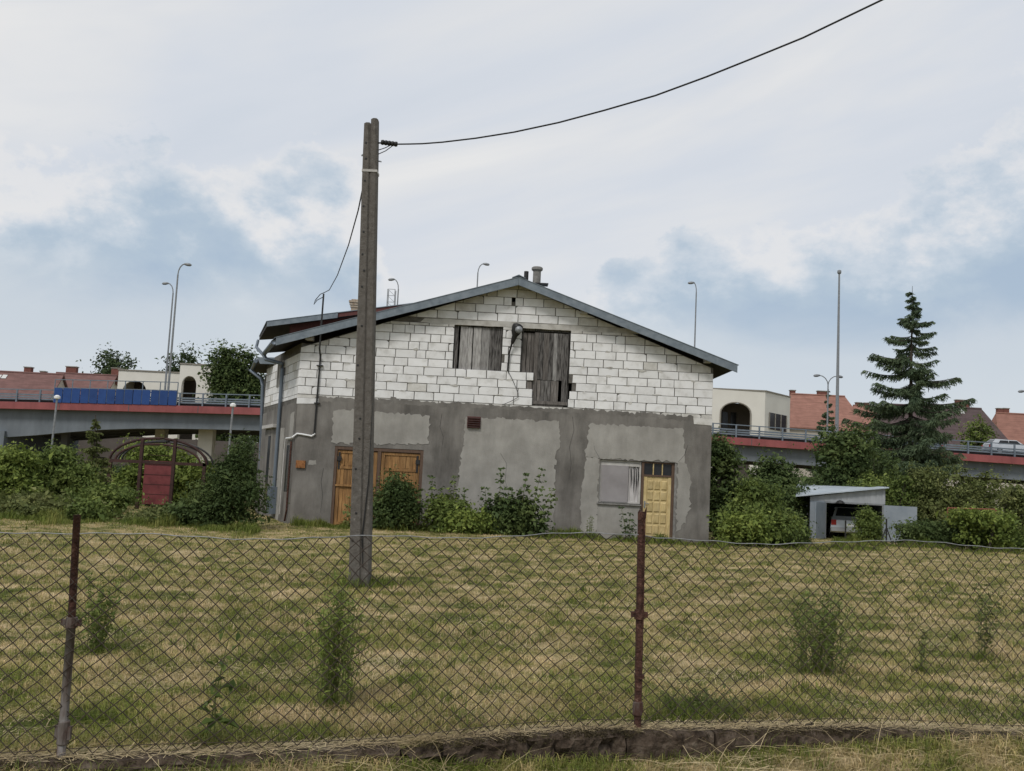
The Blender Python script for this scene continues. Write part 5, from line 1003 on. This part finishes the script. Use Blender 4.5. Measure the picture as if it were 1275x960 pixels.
def tuft(px, pyb, pyt, wpx, label, n, leaf, per, m, name='field_plant', spreadtop=1.5, aspect=.3, r=.003):
    b = ground(px, pyb, .06); D = b[1]; h = (pyb - pyt) * D / 1200; hw = wpx * D / 1200 / 2; T = thing(name, label, 'plant', (b[0], D, gzf(b[0], D)), group='plants left standing in the mown field'); st = MB(); P, N, Sz = [], [], []
    for i in range(n):
        a = random.uniform(0, 6.28); q_ = random.random() ** .6; bb = Vector((math.cos(a) * hw * q_ / spreadtop, math.sin(a) * hw * q_ / spreadtop, -.02)); hh = h * random.uniform(.55, 1.08) ** .7 * (1.1 - .3 * q_); e = Vector((bb.x * spreadtop + random.gauss(0, hw * .34), bb.y * spreadtop + random.gauss(0, hw * .2), hh)); mid = bb.lerp(e, .5) - Vector((bb.x * .2, 0, 0))
        st.tube([bb, mid, e], [r, r * .8, r * .4], 4, False)
        for k in range(per):
            t = .12 + .88 * random.random() ** .8; c = (bb.lerp(mid, t * 2) if t < .5 else mid.lerp(e, t * 2 - 1)); a = random.uniform(0, 6.28); s = leaf * random.uniform(.6, 1.2); dv_ = Vector((math.cos(a), math.sin(a), random.uniform(.1, 1.0))) * s * .5; P.append(tuple(c + dv_)); N.append((-dv_.x * .6 + random.gauss(0, .3) * s, random.gauss(0, .5) * s, s * .6)); Sz.append(s)
    obj('stems', st, M_stem, T, recenter=False)['kind'] = 'stuff'; v, f = leaves(np.array(P), np.array(N), np.array(Sz), aspect); np_mesh('foliage', v, f, m, T)
tuft(120, 810, 718, 66, 'wispy green sapling beside the leaning rusty post', 20, .05, 40, L_mid, spreadtop=2.4, aspect=.35)
tuft(412, 884, 738, 62, 'tall feathery green clump of upright stems near the footing', 46, .06, 46, L_bright, spreadtop=1.35, aspect=.17)
tuft(1019, 838, 738, 82, 'dense dark bushy weed clump right of the rusty post', 74, .05, 42, L_mid, spreadtop=1.5, aspect=.22)
tuft(1144, 826, 760, 22, 'single thin yellowish seedling between two weed clumps', 4, .05, 26, L_olive, spreadtop=1.6)
tuft(1219, 812, 722, 46, 'thin sapling with sparse leaves at the fence end', 8, .07, 40, L_olive, spreadtop=2.2)
tuft(868, 900, 872, 120, 'low green weed patch just behind the footing', 50, .035, 10, L_olive, spreadtop=1.3)
b = ground(254, 926, .1); T = thing('nettle', 'single nettle with broad hanging leaves behind the footing', 'plant', (b[0], b[1] + .06, gzf(b[0], b[1] + .06)), group='plants left standing in the mown field')
shoots(T, (0, 0), [(0, 0, .6, .07), (.03, .03, .38, .0)], L_mid, .1, .05, False, .55)

# ------------------------------------------------------------------ grass, hay and weeds (uncountable)
def blades(X, Y, hgt, wid, lean, curl=.5):
    n = len(X); z = gz(X, Y); a = rng.uniform(0, 2 * np.pi, n); d = np.stack([np.cos(a), np.sin(a), np.zeros(n)], 1); sd_ = np.stack([-np.sin(a + rng.normal(0, .6, n)), np.cos(a), np.zeros(n)], 1); sd_ = unit(sd_) * wid[:, None] / 2
    b = np.stack([X, Y, z - .005], 1); m = b + d * (lean * hgt)[:, None] * .35 + np.array([0, 0, 1]) * (hgt * .6)[:, None]; t = b + d * (lean * hgt)[:, None] * (1 + curl) + np.array([0, 0, 1]) * (hgt * (1 - .35 * np.minimum(lean, 2)))[:, None].clip(.01)
    v = np.stack([b - sd_, b + sd_, m + sd_ * .75, m - sd_ * .75, t], 1).reshape(-1, 3); k = np.arange(n)[:, None] * 5
    return v, np.concatenate([k + np.array([[0, 1, 2]]), k + np.array([[0, 2, 3]]), k + np.array([[3, 2, 4]])])
def patchf(X, Y): return np.clip(.5 + .35 * np.sin(1.3 * X + .6 * np.sin(2.1 * Y)) * np.sin(1.9 * Y + .8 * np.sin(1.1 * X)) + .25 * np.sin(4.2 * X + 1.7 * Y) * np.sin(3.1 * Y - X), 0, 1)
G_grass = mat('field_grass', [(.095, .128, .022), (.17, .20, .04), (.3, .28, .092), (.47, .37, .18), (.64, .515, .315)], 1.6, .75, stretch=(.85, 1.0, 1), detail=9, nr=.72, grime=(.45, (1, 1, 1), .22), island=.5, world=True, leaf=.25, stops=[.33, .44, .5, .555, .65], spec=.1, hue=.015)
G_hay = mat('dry_hay', [(.27, .205, .105), (.44, .35, .2), (.58, .48, .3)], 1.5, .8, island=.35, world=True, spec=.15)
G_weed = mat('tall_grass', [(.08, .115, .024), (.135, .17, .036), (.22, .215, .065)], 1.2, .75, island=.35, world=True, leaf=.25, spec=.15, hue=.015)
def field(n, y0, y1):
    Y = np.exp(rng.uniform(math.log(y0), math.log(y1), n)); X = rng.uniform(-1, 1, n) * (.60 * Y + 1.2); d = Y - fy(X); ok = (np.abs(d) > .13) & ~((Y > 28.3) & (X > -6.6) & (X < 6.4)); return X[ok], Y[ok]
X, Y = field(330000, 4.3, 34); pf = patchf(X, Y); near = Y - fy(X)
hg_ = (.022 + .045 * pf + .03 * rng.random(len(X)) ** 3) * (1 + .7 * np.exp(-np.abs(near) / .35)); v, f = blades(X, Y, hg_, .0028 * (1 + Y / 9) * rng.uniform(.7, 1.3, len(X)), rng.uniform(.2, 1.6, len(X)))
tag(np_mesh('grass', v, f, G_grass), 'short patchy green and straw coloured mown grass of the field', 'grass', kind='stuff')
X, Y = field(130000, 4.3, 30); ok = patchf(X * 1.7 + 3, Y * 1.3) ** 1.5 > rng.random(len(X)) * .8; X, Y = X[ok], Y[ok]; n = len(X)
v, f = blades(X, Y, rng.uniform(.02, .05, n), .003 * (1 + Y / 10), rng.uniform(2.5, 7, n), .3); tag(np_mesh('hay', v, f, G_hay), 'dry cut hay lying loosely over the field', 'hay', kind='stuff')
# taller grass fringe at the house, the shrubs and the pole foot
n = 42000; X = rng.uniform(-14, 18, n); yb = np.where(X < -6.0, 24.6 + .7 * np.sin(X * 1.3) + .4 * np.sin(X * 3.7), np.where(X < 6.3, 28.2, np.where(X < 11, 29, 32.5))); Y = yb - np.abs(rng.normal(0, .55, n)) + rng.uniform(-.1, .6, n) * (np.abs(X) > 6.3); ok = ~((Y > 28.25) & (X > -6.4) & (X < 6.2)); X, Y = X[ok], Y[ok]; n = len(X)
v1, f1 = blades(X, Y, rng.uniform(.06, .4, n) * (.12 + 1.1 * patchf(X * 2, Y * .7) ** 1.5), np.full(n, .014), rng.uniform(.1, .8, n))
n = 900; a = rng.uniform(0, 6.28, n); r = np.abs(rng.normal(.25, .13, n)); v2, f2 = blades(PB[0] + r * np.cos(a) * 1.3 + .1, PY + r * np.sin(a), rng.uniform(.06, .22, n), np.full(n, .008), rng.uniform(.1, .9, n))
tc_ = field(520, 5.3, 22); tn = 26; Xc = np.repeat(tc_[0], tn); Yc = np.repeat(tc_[1], tn); hs_ = np.repeat(rng.uniform(.05, .17, len(tc_[0])) ** 1.0, tn); sp_ = np.repeat(rng.uniform(.02, .09, len(tc_[0])), tn)
X = Xc + rng.normal(size=len(Xc)) * sp_; Y = Yc + rng.normal(size=len(Xc)) * sp_; v4, f4 = blades(X, Y, hs_ * rng.uniform(.5, 1.1, len(X)), .0035 * (1 + Y / 14), rng.uniform(.1, 1.1, len(X)))
v2 = np.concatenate([v2, v4]); f2 = np.concatenate([f2, f4 + (len(v2) - len(v4))])
for px_, py_, rr_ in ((120, 812, .3), (412, 886, .22), (1019, 840, .34), (1144, 828, .14), (1219, 816, .35), (254, 926, .12), (868, 900, .3), (780, 880, .3), (300, 860, .25), (590, 790, .4)):
    g_ = ground(px_, py_, .06); k_ = 420; a = rng.uniform(0, 6.28, k_); r = np.abs(rng.normal(0, rr_ * .7, k_)); X = g_[0] + r * np.cos(a) * 1.3; Y = g_[1] + r * np.sin(a); okk = np.abs(Y - fy(X)) > .12; X, Y = X[okk], Y[okk]
    v4, f4 = blades(X, Y, rng.uniform(.04, .16, len(X)) * np.exp(-r[okk] / rr_ * .6), np.full(len(X), .005), rng.uniform(.1, 1.2, len(X))); f2 = np.concatenate([f2, f4 + len(v2)]); v2 = np.concatenate([v2, v4])
n = 7000; X = rng.uniform(-4.5, 6.5, n); Y = fy(X) + np.where(rng.random(n) < .75, rng.uniform(.1, .45, n), -rng.uniform(.12, .3, n)); hh = rng.uniform(.03, .15, n) * (.3 + patchf(X * 3, Y * 2)); v3, f3 = blades(X, Y, hh, np.full(n, .0045), rng.uniform(.2, 1.2, n))
tag(np_mesh('tall_grass', np.concatenate([v1, v2, v3]), np.concatenate([f1, f2 + len(v1), f3 + len(v1) + len(v2)]), G_weed), 'taller green grass fringe along the wall foot, pole and footing', 'grass', kind='stuff')
# litter of dead straw over the footing and long bleached stalks in front of it
n = 9000; s = rng.uniform(-4, 8.5, n); off = rng.normal(-.03, .06, n); L = rng.uniform(.03, .12, n); a = rng.normal(0, .7, n)
tz = np.array([ftop(q_) for q_ in s]) + .006 + rng.random(n) * .012; on = (off < .1) & (off > -.09); base = np.array(fo) + s[:, None] * np.array(FD) + off[:, None] * np.array(FNV); base[:, 2] = np.where(on, tz, gz(base[:, 0], base[:, 1]) + .01)
dr_ = np.cos(a)[:, None] * np.array(FD) + np.sin(a)[:, None] * np.array(FNV) + rng.normal(0, .12, n)[:, None] * np.array([0, 0, 1.]); w_ = np.cross(dr_, [0, 0, 1.]) * .0018
v = np.stack([base - w_, base + w_, base + dr_ * L[:, None] + w_ + [0, 0, .004], base + dr_ * L[:, None] - w_ + [0, 0, .004]], 1).reshape(-1, 3); parts_v = [v]; parts_f = [np.arange(n * 4).reshape(-1, 4)]; o_ = n * 4
for i in range(620):
    s = random.choice([random.uniform(-3.5, 8), random.gauss(1.6, .3), random.gauss(3.9, .35), random.gauss(5.5, .6), random.gauss(5.2, .8)]); p = np.array(fp(s, random.uniform(.13, .55), 0.)); p[2] = gzf(p[0], p[1]); L_ = random.uniform(.18, .5); a = random.choice((0, math.pi)) + random.gauss(0, .7); d = math.cos(a) * np.array(FD) + math.sin(a) * np.array(FNV); hh = L_ * random.choice((random.uniform(.15, .75), random.uniform(.05, .2), random.uniform(.05, .2))); pts = [p + d * L_ * t + np.array([0, 0, hh * (1.9 * t - 1.25 * t * t)]) for t in (0, .25, .5, .75, 1)]; w_ = np.cross(d, [0, 0, 1.]); w_ = (np.array([.0016, 0, 0]) if hh > L_ * .4 else w_ * .0016 + np.array([0, 0, .0012]))
    v = np.concatenate([[q_ - w_ * (1 - .15 * k), q_ + w_ * (1 - .15 * k)] for k, q_ in enumerate(pts)]); parts_v.append(v); parts_f.append(np.array([(2 * k, 2 * k + 1, 2 * k + 3, 2 * k + 2) for k in range(4)]) + o_); o_ += 10
tag(np_mesh('dead_straw', np.concatenate(parts_v), np.concatenate(parts_f), G_hay), 'bleached dead straw and stalks over the concrete footing', 'straw', kind='stuff')
# moss cushions on the footing
P = []; 
for i in range(900):
    s = random.choice([random.gauss(2.2, .35), random.gauss(-.4, .3), random.gauss(2.9, .12), random.gauss(4.2, .3), random.uniform(-4, 8)]); P.append(tuple(fp(s, random.uniform(.05, .115), ftop(s) + random.uniform(-.02, .006))))
P = np.array(P); P = np.repeat(P, 14, 0) + rng.normal(0, .011, (len(P) * 14, 3)); v, f = leaves(P, rng.normal(size=P.shape) + [0, -.4, .8], np.full(len(P), .011), .6)
tag(np_mesh('moss', v, f, mat('moss', [(.028, .022, .012), (.055, .042, .02), (.075, .065, .025)], 6, .95, island=.3, world=True)), 'dark brown moss cushions on the edge of the footing', 'moss', kind='stuff')
